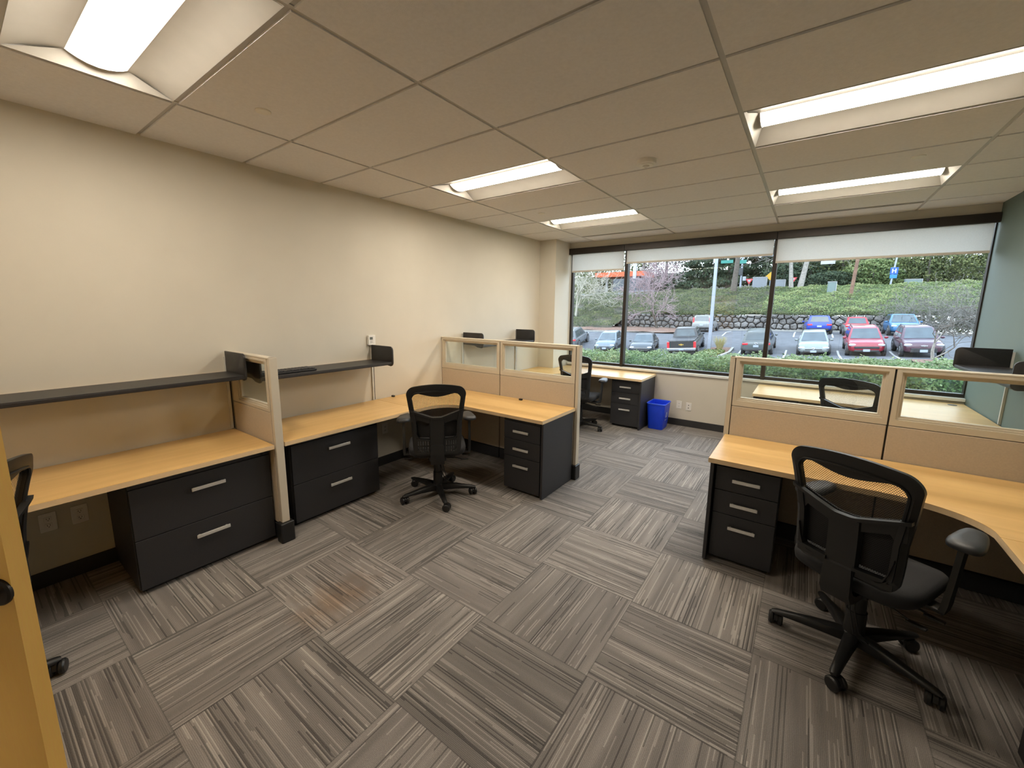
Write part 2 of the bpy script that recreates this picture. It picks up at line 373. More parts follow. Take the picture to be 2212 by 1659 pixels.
# ceiling: lay-in tiles with a slightly recessed grid, holes where the lamps sit
LX = [0.70 + 1.2192 * k for k in range(4)]; RY = [0.6096 * k for k in range(-2, 9)]
xs = [0.0] + LX + [W_]; ys = [Y0] + RY + [Y1]
LAMPS = [(0, 0), (0, 4), (0, 7), (2, 4), (2, 7)]           # (column, row index in RY order counted from y = -0.61)
holes = {(1 + c, 2 + r) for c, r in LAMPS}
SLOTS = {(1, 11), (3, 11)}                                 # bays with a linear air slot along the window
b = BM(); g = 0.012
for i in range(len(xs) - 1):
    for j in range(len(ys) - 1):
        if (i, j) in holes: continue
        x0 = xs[i] + (g if i else 0); x1 = xs[i + 1] - (g if i < len(xs) - 2 else 0)
        y0 = ys[j] + (g if j else 0); y1 = ys[j + 1] - (g if j < len(ys) - 2 else 0)
        if (i, j) in SLOTS: y0 += 0.055
        if i == 0 and j == len(ys) - 2:
            box(b, 0.29, x1, y0, y1, H_, H_ + 0.02); continue
        box(b, x0, x1, y0, y1, H_, H_ + 0.02)
for i, x in enumerate(LX): box(b, x - 0.012, x + 0.012, Y0, Y1, H_ + 0.006, H_ + 0.03, mi=1)
for y in RY: box(b, 0.0, W_, y - 0.012, y + 0.012, H_ + 0.009, H_ + 0.03, mi=1)
box(b, -0.12, W_ + 0.12, Y0 - 1.4, Y1 + 0.15, 3.0, 3.1)  # unseen slab above the tiles, added to keep outside light from leaking in
for q in ((0, 1.19, Y0 - 1.3, Y0 - 0.12), (2.41, W_, Y0 - 1.3, Y0 - 0.12), (1.19, 2.41, Y0 - 1.3, -2.205), (1.19, 2.41, -1.595, Y0 - 0.12)): box(b, *q, H_, H_ + 0.02)
struct('ceiling', b, [K['tile'], K['tee']])
for (i, j) in sorted(SLOTS):
    x0, x1, y = xs[i] + 0.012, xs[i + 1] - 0.012, ys[j] + 0.012
    t = thing('slot_diffuser', 'narrow linear air slot in the ceiling by the window, ' + ('left one above the left desks' if i == 1 else 'right one above the right desks'), 'air vent', ((x0 + x1) / 2, y + 0.027, H_), 'linear air slots')
    b = BM()
    for q in (0.0, 0.024, 0.048): box(b, x0, x1, y + q, y + q + 0.007, H_ - 0.001, H_ + 0.02)
    obj('vent_rail', b, K['tee'], t)
    obj('vent_throat', bx(x0, x1, y, y + 0.055, H_ + 0.021, H_ + 0.03), K['dark'], t)
# recessed ceiling lamps
def lamp(x0, x1, yc, label):
    x0 += 0.012; x1 -= 0.012; y0, y1 = yc - 0.293, yc + 0.293
    t = thing('ceiling_light', label, 'ceiling light', ((x0 + x1) / 2, yc, H_), 'recessed ceiling lights')
    hw = 0.105; zt = H_ + 0.055; bulge = 0.028
    for s in (-1, 1):                                      # two sloped side reflectors with a shallow curve
        b = BM(); pts = [(yc + s * (0.293 - (0.293 - hw) * k / 6), H_ + 0.004 + 0.051 * math.sin(k / 6 * PI / 2)) for k in range(7)]
        r0 = [(x0, y, z) for y, z in pts] + [(x0, y, z + 0.006) for y, z in pts[::-1]]
        loft(b, [r0, [(x1, p[1], p[2]) for p in r0]]); obj('reflector', b, K['refl'], t, smooth=True)
    for xa, xb in ((x0, x0 + 0.05), (x1, x1 - 0.05)):      # sloped end plates
        b = BM(); v = [b.verts.new(p) for p in ((xa, y0, H_ + 0.002), (xa, y1, H_ + 0.002), (xb, yc + hw, zt + 0.001), (xb, yc - hw, zt + 0.001))]
        b.faces.new(v); c_ = [b.verts.new(p) for p in ((xb, yc + hw, H_ + 0.09), (xb, yc - hw, H_ + 0.09))]
        b.faces.new((v[3], v[2], c_[0], c_[1])); obj('end_plate', b, K['refl'], t)
    b = BM(); box(b, x0 - 0.010, x1 + 0.010, y0 - 0.010, y1 + 0.010, H_ + 0.10, H_ + 0.12)
    loft(b, [[(x0 - 0.010, y0 - 0.010, z), (x1 + 0.010, y0 - 0.010, z), (x1 + 0.010, y1 + 0.010, z), (x0 - 0.010, y1 + 0.010, z)] for z in (H_ + 0.022, H_ + 0.101)], caps=False)
    obj('housing', b, K['refl'], t)
    b = BM(); pts = [(yc + hw * math.cos(PI * k / 10), zt - bulge * (1 - math.cos(PI * k / 10) ** 2)) for k in range(11)]
    xa, xb = x0 + 0.052, x1 - 0.052
    A = [b.verts.new((xa, y, z)) for y, z in pts]; B = [b.verts.new((xb, y, z)) for y, z in pts]
    for k in range(10): b.faces.new((A[k], A[k + 1], B[k + 1], B[k]))
    b.faces.new(A); b.faces.new(B[::-1])
    obj('lens', b, K['lamp'], t, smooth=True, angle=60)
    for xq in (xa - 0.004, xb - 0.004):
        b = BM(); loft(b, [[(xq + e_, yc + 1.03 * hw * math.cos(PI * k / 10), zt - (bulge + 0.003) * (1 - math.cos(PI * k / 10) ** 2) - 0.001) for k in range(11)] for e_ in (0, 0.008)])
        obj('lens_clip', b, K['tee'], t)
def lamp_at(col, row, label): lamp(LX[col], LX[col + 1], -0.3048 + 0.6096 * row, label)
lamp(1.19, 2.41, -1.90, 'added unseen ceiling light in the corridor, put there to brighten the open door')  # added lamp out of view, brightens the face of the open door
lamp_at(0, 0, 'recessed ceiling light nearest the camera, cut by the top left edge of the photo')
lamp_at(0, 4, 'recessed ceiling light above the left partition, nearer of the two middle ones')
lamp_at(0, 7, 'smallest recessed ceiling light, nearest the corner column')
lamp_at(2, 4, 'long recessed ceiling light cut by the right edge of the photo')
lamp_at(2, 7, 'recessed ceiling light nearest the right part of the window')
for x, y, l in ((1.0, 0.31, 'flat round sprinkler cover on the ceiling beside the nearest light'), (1.0, 3.26, 'tiny round sprinkler cover beside the farthest left light'), (4.05, 3.24, 'round sprinkler cover in front of the far right light')):
    b = BM(); lathe(b, [(0.001, -0.006), (0.036, -0.006), (0.040, -0.003), (0.040, 0.0)], (x, y, H_ + 0.0), n=28)
    tag(obj('sprinkler_cover', b, K['white'], smooth=True, origin=(x, y, H_)), l, 'sprinkler cover', 'sprinkler cover plates')
t = thing('smoke_detector', 'round white smoke detector on the ceiling in front of the window', 'smoke detector', (2.49, 2.26, H_))
b = BM(); lathe(b, [(0.070, 0.0), (0.070, -0.022), (0.066, -0.028), (0.052, -0.030)], (2.49, 2.26, H_), n=32); obj('detector_base', b, K['white'], t, smooth=True)
b = BM(); lathe(b, [(0.050, -0.028), (0.046, -0.036), (0.026, -0.037), (0.024, -0.032)], (2.49, 2.26, H_), n=28); obj('detector_dome', b, K['white'], t, smooth=True)
b = BM(); lathe(b, [(0.020, -0.032), (0.016, -0.043), (0.006, -0.048), (0.001, -0.048)], (2.49, 2.26, H_), n=20); obj('sensor_eye', b, mat('sensor_lens', (0.70, 0.67, 0.62), 0.2), t, smooth=True)

# ------------------------------------------------------------------ windows and blinds
bays = [(0.30, 1.215), (1.265, 3.125), (3.17, W_)]
for k, (x0, x1) in enumerate(bays):
    fr = BM()
    box(fr, x0 - (0.05 if k else 0.0), x1, 5.385, 5.45, 0.79, 0.83); box(fr, x0 - (0.05 if k else 0), x1, 5.385, 5.45, 2.60, 2.64)
    if k == 0: box(fr, x0, x0 + 0.035, 5.385, 5.45, 0.83, 2.60)
    else: box(fr, x0 - 0.05, x0, 5.352, 5.46, 0.79, 2.64, bev=0.004, seg=1)
    if k == 2: box(fr, x1 - 0.012, x1, 5.385, 5.45, 0.83, 2.60)
    wo = struct('window_%d' % (k + 1), fr, K['bronze'])
    obj('window_pane', bx(x0 + (0.035 if k == 0 else 0), x1 - (0.012 if k == 2 else 0), 5.418, 5.424, 0.83, 2.60), K['wglass'], wo)
struct('trim_2', bx(0.30, W_, 5.325, 5.46, 0.755, 0.79, bev=0.004), K['sill'])
bl = [((0.285, 1.215), (0.335, 1.205), 2.285, 'short roller blind over the narrow window pane beside the column'),
      ((1.217, 3.143), (1.245, 3.115), 2.375, 'roller blind over the middle window pane, pulled down least'),
      ((3.145, W_ - 0.002), (3.150, 4.94), 2.280, 'long roller blind over the right window pane beside the green wall')]
for (f0, f1), (s0, s1), zb, l in bl:
    t = thing('roller_blind', l, 'blind', ((f0 + f1) / 2, 5.34, zb), 'roller blinds')
    obj('valance', bx(f0, f1, 5.30, 5.35, 2.555, 2.648, bev=0.003, seg=1), K['bronze'], t)
    obj('blind_fabric', bx(s0, s1, 5.338, 5.3395, zb + 0.012, 2.60), K['blind'], t)
    obj('hem_bar', bx(s0, s1, 5.333, 5.345, zb - 0.012, zb + 0.014, bev=0.003, seg=1), K['hem'], t)

# ------------------------------------------------------------------ partitions
def glazing(t, ax, a0, a1, d0, d1, z0, z1, fr):
    """moulded frame with stepped profile and its pane; ax = 'x' when the panel runs along x"""
    B_ = (lambda bm, p0, p1, q0, q1, r0, r1, **k: box(bm, p0, p1, q0, q1, r0, r1, **k)) if ax == 'x' else (lambda bm, p0, p1, q0, q1, r0, r1, **k: box(bm, q0, q1, p0, p1, r0, r1, **k))
    b = BM()
    L, Rr, bo, to = fr
    for red, dd in ((0.024, 0.0), (0.012, 0.007), (0.0, 0.015)):
        l_, r_, b_, t_ = L - red, Rr - red, bo - red, to - red
        B_(b, a0, a0 + l_, d0 + dd, d1 - dd, z0, z1); B_(b, a1 - r_, a1, d0 + dd, d1 - dd, z0, z1)
        B_(b, a0 + l_, a1 - r_, d0 + dd, d1 - dd, z0, z0 + b_); B_(b, a0 + l_, a1 - r_, d0 + dd, d1 - dd, z1 - t_, z1)
    g = obj('glazing_frame', b, K['taupe'], t)
    b = BM(); m = (d0 + d1) / 2; B_(b, a0 + L - 0.004, a1 - Rr + 0.004, m - 0.003, m + 0.003, z0 + bo - 0.004, z1 - to + 0.004)
    obj('pane', b, K['glass'], g)
def partition(name, label, x0, x1, joint, y0, y1, post_left):
    t = thing(name, label, 'partition', ((x0 + x1) / 2, (y0 + y1) / 2, 0), 'office partitions')
    TOP = 1.335; pw = 0.034
    if post_left: spans = [(x0 + pw + 0.006, joint - 0.005), (joint + 0.005, x1 - 0.006)]
    else: spans = [(x0 + 0.006, joint - 0.005), (joint + 0.005, x1 - pw - 0.006)]
    for a, c in spans:
        obj('fabric_panel', bx(a, c, y0, y1, 0.135, 0.962, bev=0.004), K['fabric'], t)
        glazing(t, 'x', a, c, y0, y1, 0.966, TOP - 0.008, (0.050, 0.050, 0.064, 0.042))
        obj('base_raceway', bx(a, c, y0 - 0.004, y1 + 0.004, 0.012, 0.125, bev=0.004, seg=1), K['char'], t)
    obj('inner_frame', bx(x0 + 0.002, x1 - 0.002, y0 + 0.012, y1 - 0.012, 0.02, 0.96), K['dark'], t)
    b = BM()
    for xx in (spans[0][0] - 0.0055, joint, spans[1][1] + 0.0055): box(b, xx - 0.0045, xx + 0.0045, y0 + 0.008, y1 - 0.008, 0.96, TOP - 0.012)
    obj('joint_gasket', b, K['dark'], t)
    obj('top_cap', bx(x0, x1, y0 - 0.001, y1 + 0.001, TOP - 0.008, TOP + 0.004, bev=0.003, seg=1), K['taupe'], t)
    px = x0 if post_left else x1 - pw
    b = BM(); box(b, px, px + pw, y0, y1, 0.150, TOP + 0.004, bev=0.004)
    obj('end_post', b, K['taupe'], t)
    obj('foot', bx(px - 0.012, px + pw + 0.012, y0 - 0.020, y1 + 0.020, 0.0, 0.150, bev=0.010, seg=3), K['plast'], t)
    return t
partition('partition', 'long beige partition with two glass lights between the left chair desk and the window desk', 0.0, 1.835, 0.888, 2.645, 2.705, False)
partition('partition', 'beige partition with two glass lights standing behind the right foreground desk', 3.105, W_ - 0.002, 4.03, 2.605, 2.665, True)
# short wing between the two near-left desks
t = thing('partition', 'short beige wing partition with a small glass light between the two left desks', 'partition', (0.33, 0.405, 0), 'office partitions')
y0, y1 = 0.376, 0.430
obj('fabric_panel', bx(0.012, 0.620, y0, y1, 0.135, 0.955, bev=0.004), K['fabric'], t)
glazing(t, 'x', 0.012, 0.620, y0, y1, 0.959, 1.327, (0.13, 0.055, 0.045, 0.042))
obj('inner_frame', bx(0.0, 0.628, y0 + 0.012, y1 - 0.012, 0.02, 0.955), K['dark'], t)
b = BM(); box(b, 0.0, 0.011, y0 + 0.008, y1 - 0.008, 0.955, 1.325); obj('joint_gasket', b, K['dark'], t)
b = BM(); box(b, 0.621, 0.627, y0 + 0.004, y1 - 0.004, 0.16, 1.325); obj('joint_gasket', b, K['dark'], t)
obj('base_raceway', bx(0.012, 0.62, y0 - 0.004, y1 + 0.004, 0.012, 0.125, bev=0.004, seg=1), K['char'], t)
obj('top_cap', bx(0.0, 0.66, y0 - 0.001, y1 + 0.001, 1.327, 1.339, bev=0.003, seg=1), K['taupe'], t)
b = BM(); box(b, 0.628, 0.662, y0, y1, 0.150, 1.339, bev=0.004)
obj('end_post', b, K['taupe'], t)
obj('foot', bx(0.610, 0.682, y0 - 0.022, y1 + 0.022, 0.0, 0.150, bev=0.010, seg=3), K['plast'], t)

# ------------------------------------------------------------------ worksurfaces
DT, DB = 0.735, 0.705
def worktop(label, pts, m, cat='desk', panel=None, legs=()):
    cx = sum(p[0] for p in pts) / len(pts); cy = sum(p[1] for p in pts) / len(pts)
    t = thing('worksurface', label, cat, (cx, cy, 0), 'maple worksurfaces')
    b = BM(); prism(b, pts, DB + 0.001, DT, bev=0.0015); obj('desk_top', b, m, t)
    # edge band: a strip slightly proud all round
    b = BM(); n = len(pts); out = []
    area = sum(pts[i][0] * pts[(i + 1) % n][1] - pts[(i + 1) % n][0] * pts[i][1] for i in range(n)); sg = 1 if area > 0 else -1
    for i in range(n):
        a = Vector(pts[i - 1]); c = Vector(pts[i]); d = Vector(pts[(i + 1) % n])
        e1 = (c - a).normalized(); e2 = (d - c).normalized(); nn = (Vector((e1.y, -e1.x)) + Vector((e2.y, -e2.x))) * sg
        nn = nn / max(0.5, nn.length ** 2 / 2)
        out.append((c.x + nn.x * 0.0015, c.y + nn.y * 0.0015))
    A = [b.verts.new((x, y, DB)) for x, y in out]; B = [b.verts.new((x, y, DT - 0.0008)) for x, y in out]
    for i in range(n): b.faces.new((A[i], A[(i + 1) % n], B[(i + 1) % n], B[i]))
    obj('edge_band', b, K['edge'], t)
    if panel: obj('end_panel', bx(*panel, 0.006, DB - 0.001, bev=0.002, seg=1), K['char'], t)
    for (x, y) in legs: obj('wall_bracket', bx(x - 0.012, x + 0.012, y - 0.10, y + 0.10, DB - 0.05, DB - 0.001), K['char'], t)
    return t
worktop('straight maple desk on the left wall nearest the door', [(0.012, Y0 + 0.01), (0.655, Y0 + 0.01), (0.655, 0.366), (0.012, 0.366)], K['maple_y'])
worktop('straight maple desk on the left wall under the shelf with the black keyboard', [(0.012, 0.442), (0.655, 0.442), (0.655, 1.683), (0.012, 1.683)], K['maple_y'])
cB = worktop('corner maple desk in front of the left chair, along the long partition', [(0.012, 1.686), (0.655, 1.686)] + bez((0.66, 1.80), (0.70, 2.02), (0.92, 2.025), 10) + [(1.815, 2.025), (1.815, 2.640), (0.012, 2.640)], K['maple_x'], panel=(1.785, 1.806, 2.055, 2.618))
worktop('corner maple desk along the window beside the blue bin', [(0.012, 4.205), (0.60, 4.205)] + bez((0.605, 4.32), (0.64, 4.64), (0.92, 4.655), 10) + [(1.800, 4.655), (1.800, 5.325), (0.30, 5.325), (0.30, 4.86), (0.012, 4.86)], K['maple_x'], panel=(1.772, 1.793, 4.69, 5.32))
worktop('small maple return desk on the left wall behind the long partition', [(0.012, 2.712), (0.60, 2.712), (0.60, 4.202), (0.012, 4.202)], K['maple_y'])
cE = worktop('curved corner maple desk at the right foreground chair', [(4.958, 2.598), (3.120, 2.598), (3.120, 1.948), (3.95, 1.948)] + bez((4.03, 1.945), (4.27, 1.90), (4.308, 1.72), 12) + [(4.308, 1.670), (4.958, 1.670)], K['maple_x'], panel=(3.128, 3.150, 1.985, 2.578))
worktop('maple return desk on the green wall, cut by the right edge of the photo', [(4.958, 0.44), (4.958, 1.667), (4.308, 1.667), (4.308, 0.44)], K['maple_y'])
worktop('corner maple desk under the right part of the window, behind the right partition', [(4.958, 5.31), (3.120, 5.31), (3.120, 4.55), (3.95, 4.55)] + bez((4.05, 4.545), (4.28, 4.50), (4.308, 4.30), 10) + [(4.308, 4.223), (4.958, 4.223)], K['maple_x'], panel=(3.128, 3.150, 4.59, 5.30))
worktop('maple return desk on the green wall beneath the right wall shelf', [(4.958, 2.672), (4.958, 4.220), (4.308, 4.220), (4.308, 2.672)], K['maple_y'])
for x, y, l in ((0.045, 1.87, 'small black cable grommet on the left wall edge of the corner desk'), (1.21, 2.585, 'small black cable grommet at the back of the corner desk by the partition')):
    b = BM(); box(b, x - 0.018, x + 0.018, y - 0.012, y + 0.012, DT, DT + 0.018, bev=0.004)
    tag(obj('cable_grommet', b, K['plast'], origin=(x, y, DT)), l, 'cable grommet')
b = BM(); lathe(b, [(0.035, 0.0), (0.035, 0.003), (0.028, 0.004), (0.001, 0.003)], (4.849, 5.18, DT), n=24)
tag(obj('cable_grommet', b, K['plast'], smooth=True, origin=(4.849, 5.18, DT)), 'round dark cable grommet on the right window desk by the green wall', 'cable grommet')

# ------------------------------------------------------------------ drawer units
def handle(parent, c, half, d, z):
    """flat bar pull: c centre along, d = outward direction and front position"""
    ax, front, sgn = d
    b = BM()
    P = (lambda a0, a1, q0, q1, z0, z1, **k: box(b, a0, a1, min(q0, q1), max(q0, q1), z0, z1, **k)) if ax == 'x' else (lambda a0, a1, q0, q1, z0, z1, **k: box(b, min(q0, q1), max(q0, q1), a0, a1, z0, z1, **k))
    P(c - half, c + half, front + sgn * 0.016, front + sgn * 0.026, z - 0.011, z + 0.011, bev=0.003)
    for e in (-0.82, 0.82): P(c + e * half - 0.005, c + e * half + 0.005, front, front + sgn * 0.018, z - 0.005, z + 0.005)
    obj('drawer_handle', b, K['alu'], parent)
def drawers(name, label, ax, a0, a1, back, front, rows, group, lock=True, hz=None, half=0.082):
    """ax = 'x': unit runs along x and its front faces y"""
    s = 1 if front > back else -1
    loc = ((a0 + a1) / 2, (front + back) / 2, 0) if ax == 'x' else ((front + back) / 2, (a0 + a1) / 2, 0)
    t = thing(name, label, 'drawer unit' if ax == 'x' else 'filing cabinet', loc, group)
    def P(b, p0, p1, q0, q1, z0, z1, **k):
        if ax == 'x': box(b, p0, p1, min(q0, q1), max(q0, q1), z0, z1, **k)
        else: box(b, min(q0, q1), max(q0, q1), p0, p1, z0, z1, **k)
    b = BM(); P(b, a0, a1, back, front - s * 0.022, 0.028, 0.698, bev=0.002, seg=1); obj('cabinet_body', b, K['char'], t)
    b = BM(); P(b, a0 + 0.02, a1 - 0.02, back + s * 0.02, front - s * 0.05, 0.0, 0.028); obj('plinth', b, K['dark'], t)
    for z0, z1 in rows:
        b = BM(); P(b, a0 + 0.004, a1 - 0.004, front - s * 0.021, front, z0 + 0.0018, z1 - 0.0018, bev=0.0025, seg=2)
        d = obj('drawer', b, K['char'], t)
        handle(d, (a0 + a1) / 2 + (0.0 if hz is None else hz), half, (ax, front, s), z1 - (0.082 if z1 - z0 < 0.30 or ax == 'x' else 0.092))
    b = BM(); P(b, a0 + 0.004, a1 - 0.004, front - s * 0.021, front - s * 0.003, rows[0][1] + 0.002, 0.698); obj('top_rail', b, K['char'], t)
    if lock:
        b = BM(); q = front; e = a1 - 0.05
        if ax == 'x': cyl(b, (e, q - s * 0.006, rows[0][1] + 0.013), (e, q + s * 0.003, rows[0][1] + 0.013), 0.008)
        else: cyl(b, (q - s * 0.006, e, rows[0][1] + 0.013), (q + s * 0.003, e, rows[0][1] + 0.013), 0.008)
        obj('drawer_lock', b, K['dark'], t)
LAT = [(0.340, 0.652), (0.030, 0.340)]; PED = [(0.508, 0.672), (0.346, 0.508), (0.030, 0.346)]
drawers('lateral_file', 'wide two-drawer black file under the desk nearest the door', 'y', -0.392, 0.366, 0.02, 0.575, LAT, 'lateral files', half=0.092)
drawers('lateral_file', 'wide two-drawer black file under the desk with the keyboard shelf', 'y', 0.530, 1.300, 0.02, 0.535, LAT, 'lateral files', half=0.095)
drawers('lateral_file', 'black file under the desk at the right edge, barely showing', 'y', 0.55, 1.33, 4.945, 4.36, LAT, 'lateral files', half=0.095)
drawers('pedestal', 'three-drawer black pedestal under the left corner desk by the partition', 'x', 1.385, 1.780, 2.62, 2.055, PED, 'three-drawer pedestals')
drawers('pedestal', 'three-drawer black pedestal beside the blue bin', 'x', 1.345, 1.768, 5.30, 4.735, PED, 'three-drawer pedestals')
drawers('pedestal', 'three-drawer black pedestal under the right foreground desk', 'x', 3.155, 3.520, 2.58, 2.025, PED, 'three-drawer pedestals', half=0.078)
drawers('pedestal', 'black pedestal under the right window desk, seen through the partition glass', 'x', 3.155, 3.56, 5.29, 4.64, PED, 'three-drawer pedestals')

# ------------------------------------------------------------------ wall shelves
def shelf(label, y0, y1, zs, pz0, pz1, wallx, s, ends, tracks, z_tr):
    """s = +1: hangs on the left wall and sticks out towards +x"""
    t = thing('wall_shelf', label, 'shelf', (wallx + s * 0.17, (y0 + y1) / 2, zs), 'wall shelves')
    X = lambda d: wallx + s * d
    def bb(d0, d1, a, c, z0, z1, **k):
        b = BM(); box(b, min(X(d0), X(d1)), max(X(d0), X(d1)), a, c, z0, z1, **k); return b
    b = bb(0.018, 0.338, y0 + 0.011, y1 - 0.011, zs - 0.007, zs, bev=0.002)
    box(b, min(X(0.322), X(0.338)), max(X(0.322), X(0.338)), y0 + 0.011, y1 - 0.011, zs - 0.028, zs - 0.004, bev=0.004)
    obj('shelf_board', b, K['shelf'], t)
    for e in ends:
        r = 0.035; pts = [(X(0.016), pz0 + 0.03)] + [(X(0.20), pz0 + 0.03)] + [(X(0.25), pz0 + 0.006)]
        pts += [(X(0.345 - r + r * math.cos(a)), pz0 + r + r * math.sin(a)) for a in [-PI / 2 + k * PI / 12 for k in range(7)]]
        pts += [(X(0.345 - r + r * math.cos(a)), pz1 - r + r * math.sin(a)) for a in [k * PI / 12 for k in range(7)]]
        pts += [(X(0.016), pz1)]
        b = BM(); prism_ax(b, pts, e - 0.007, e + 0.007, 1, bev=0.003); obj('shelf_end_panel', b, K['shelf'], t, smooth=True)
    for y in tracks:
        b = BM(); box(b, min(X(0.0005), X(0.016)), max(X(0.0005), X(0.016)), y - 0.013, y + 0.004, 0.74, z_tr)
        tr = obj('wall_track', b, K['track'], t)
        b = BM(); box(b, min(X(0.0005), X(0.014)), max(X(0.0005), X(0.014)), y + 0.005, y + 0.013, 0.74, z_tr); obj('track_slot', b, K['dark'], tr)
shelf('black wall shelf above the desk nearest the door, its left end outside the photo', -1.40, 0.361, 1.190, 1.150, 1.345, 0.0, 1, (0.354, -1.393), (0.357,), 1.30)
shelf('black wall shelf with a keyboard lying on it', 0.446, 1.655, 1.160, 1.115, 1.307, 0.0, 1, (0.454, 1.648), (1.655,), 1.30)
shelf('small black wall shelf near the corner column, behind the long partition', 3.020, 4.215, 1.228, 1.190, 1.376, 0.0, 1, (3.028, 4.207), (3.02, 4.215), 1.36)
shelf('black wall shelf on the green wall at the right', 3.050, 4.345, 1.232, 1.196, 1.384, W_, -1, (3.058, 4.337), (3.06, 4.345), 1.36)
t = thing('keyboard', 'flat black computer keyboard lying on the wall shelf', 'keyboard', (0.225, 0.686, 1.160))
obj('keyboard_case', bx(0.150, 0.300, 0.468, 0.905, 1.1605, 1.176, bev=0.004), K['plast'], t)
b = BM()
for i in range(5):
    for j in range(15):
        y = 0.476 + j * 0.0283; x = 0.158 + i * 0.0275
        box(b, x, x + 0.022, y, y + 0.0235, 1.176, 1.184, bev=0.002, seg=1)
obj('keyboard_keys', b, K['char'], t)
# thermostat
t = thing('thermostat', 'small white thermostat with grey display on the left wall', 'thermostat', (0.012, 1.648, 1.352))
obj('thermostat_case', bx(0.0008, 0.028, 1.608, 1.690, 1.305, 1.403, bev=0.004), K['white'], t)
obj('thermostat_display', bx(0.028, 0.0295, 1.622, 1.656, 1.358, 1.385), K['lcd'], t)
b = BM()
for z in (1.345, 1.330): box(b, 0.028, 0.0288, 1.624, 1.655, z - 0.002, z + 0.002)
obj('thermostat_marking', b, K['lcd'], t)
b = BM(); cyl(b, (0.028, 1.673, 1.325), (0.031, 1.673, 1.325), 0.008); obj('thermostat_button', b, K['white'], t)
obj('thermostat_cover', bx(0.028, 0.030, 1.660, 1.688, 1.342, 1.400, bev=0.001, seg=1), K['white'], t)
# outlets
def outlet(label, ax, x, y, z, data=False):
    t = thing('wall_outlet', label, 'outlet', (x, y, z), 'wall outlets')
    def P(a0, a1, d0, d1, z0, z1, **k):
        b = BM()
        if ax == 'y': box(b, x + a0, x + a1, y - d1, y - d0, z + z0, z + z1, **k)
        else: box(b, x + d0, x + d1, y + a0, y + a1, z + z0, z + z1, **k)
        return b
    obj('cover_plate', P(-0.037, 0.037, 0.0006, 0.006, -0.058, 0.058, bev=0.003), K['white'], t)
    for q in (-0.02, 0.02):
        s = obj('jack' if data else 'socket', P(-0.016, 0.016, 0.006, 0.0085, q - 0.014, q + 0.014, bev=0.002, seg=1), K['white'], t)
        b = BM(); bs = [(-0.007, -0.005, q - 0.004, q + 0.006), (0.005, 0.007, q - 0.004, q + 0.006), (-0.002, 0.002, q - 0.011, q - 0.007)] if not data else [(-0.006, 0.006, q - 0.006, q + 0.006)]
        for a0, a1, z0, z1 in bs:
            if ax == 'y': box(b, x + a0, x + a1, y - 0.0092, y - 0.008, z + z0, z + z1)
            else: box(b, x + 0.008, x + 0.0092, y + a0, y + a1, z + z0, z + z1)
        obj('slots' if not data else 'port', b, K['dark'], s)
outlet('white power outlet on the window wall, next to the blue bin', 'y', 2.152, Y1, 0.312)
outlet('white data plate on the window wall, right of the power outlet', 'y', 2.283, Y1, 0.300, True)
outlet('wall outlet in shade under the near-left desk, nearer the chair', 'x', 0.0, -0.655, 0.395)
outlet('wall outlet in shade under the near-left desk, nearer the file cabinet', 'x', 0.0, -0.522, 0.393)
outlet('wall outlet in shade under the corner desk behind the left chair', 'x', 0.0, 1.78, 0.40)
# blue recycling bin
t = thing('recycling_bin', 'blue plastic recycling bin on the carpet beside the window pedestal', 'bin', (1.942, 5.05, 0))
def rrect(cx, cy, hx, hy, r, z, n=5):
    return [(cx + sx * (hx - r) + r * math.cos(a), cy + sy * (hy - r) + r * math.sin(a), z) for sx, sy, a0 in ((1, 1, 0), (-1, 1, PI / 2), (-1, -1, PI), (1, -1, 1.5 * PI)) for a in [a0 + PI / 2 * k / n for k in range(n + 1)]]
b = BM(); c_ = (1.942, 5.06)
loft(b, [rrect(*c_, 0.098, 0.135, 0.03, 0.0), rrect(*c_, 0.101, 0.138, 0.03, 0.008), rrect(*c_, 0.126, 0.163, 0.035, 0.362), rrect(*c_, 0.123, 0.160, 0.033, 0.363), rrect(*c_, 0.097, 0.134, 0.03, 0.012)])
obj('bin_body', b, K['blue'], t, smooth=True)
b = BM(); loft(b, [rrect(*c_, 0.126, 0.163, 0.035, 0.358), rrect(*c_, 0.133, 0.170, 0.038, 0.362), rrect(*c_, 0.133, 0.170, 0.038, 0.374), rrect(*c_, 0.128, 0.165, 0.036, 0.378), rrect(*c_, 0.123, 0.160, 0.034, 0.374), rrect(*c_, 0.123, 0.160, 0.034, 0.360)], caps=False)
obj('bin_rim', b, mat('blue_rim', (0.05, 0.13, 0.85), 0.3), t, smooth=True)
b = BM()                                                   # three chasing arrows on the side facing right
def side(u, v):
    z = 0.20 + v; return (c_[0] + 0.101 + 0.025 * (z - 0.008) / 0.354 + 0.0012, c_[1] - 0.01 + u, z)
for k in range(3):
    a = PI / 2 + k * 2 * PI / 3; R3 = 0.05
    p0 = Vector((R3 * math.cos(a), R3 * math.sin(a))); p1 = Vector((R3 * math.cos(a + 2 * PI / 3), R3 * math.sin(a + 2 * PI / 3)))
    d = (p1 - p0).normalized(); n_ = Vector((-d.y, d.x)); L = (p1 - p0).length
    s0 = p0 + d * L * 0.12; s1 = p0 + d * L * 0.62; tip = p0 + d * L * 0.92; h = 0.009
    for poly in ([s0 + n_ * h, s1 + n_ * h, s1 - n_ * h, s0 - n_ * h], [s1 + n_ * 2.2 * h, tip, s1 - n_ * 2.2 * h]):
        b.faces.new([b.verts.new(side(q.x, q.y)) for q in poly])
for u0, u1 in ((-0.045, -0.02), (-0.012, 0.014), (0.022, 0.045)):
    b.faces.new([b.verts.new(side(u, v)) for u, v in ((u0, -0.075), (u1, -0.075), (u1, -0.062), (u0, -0.062))])
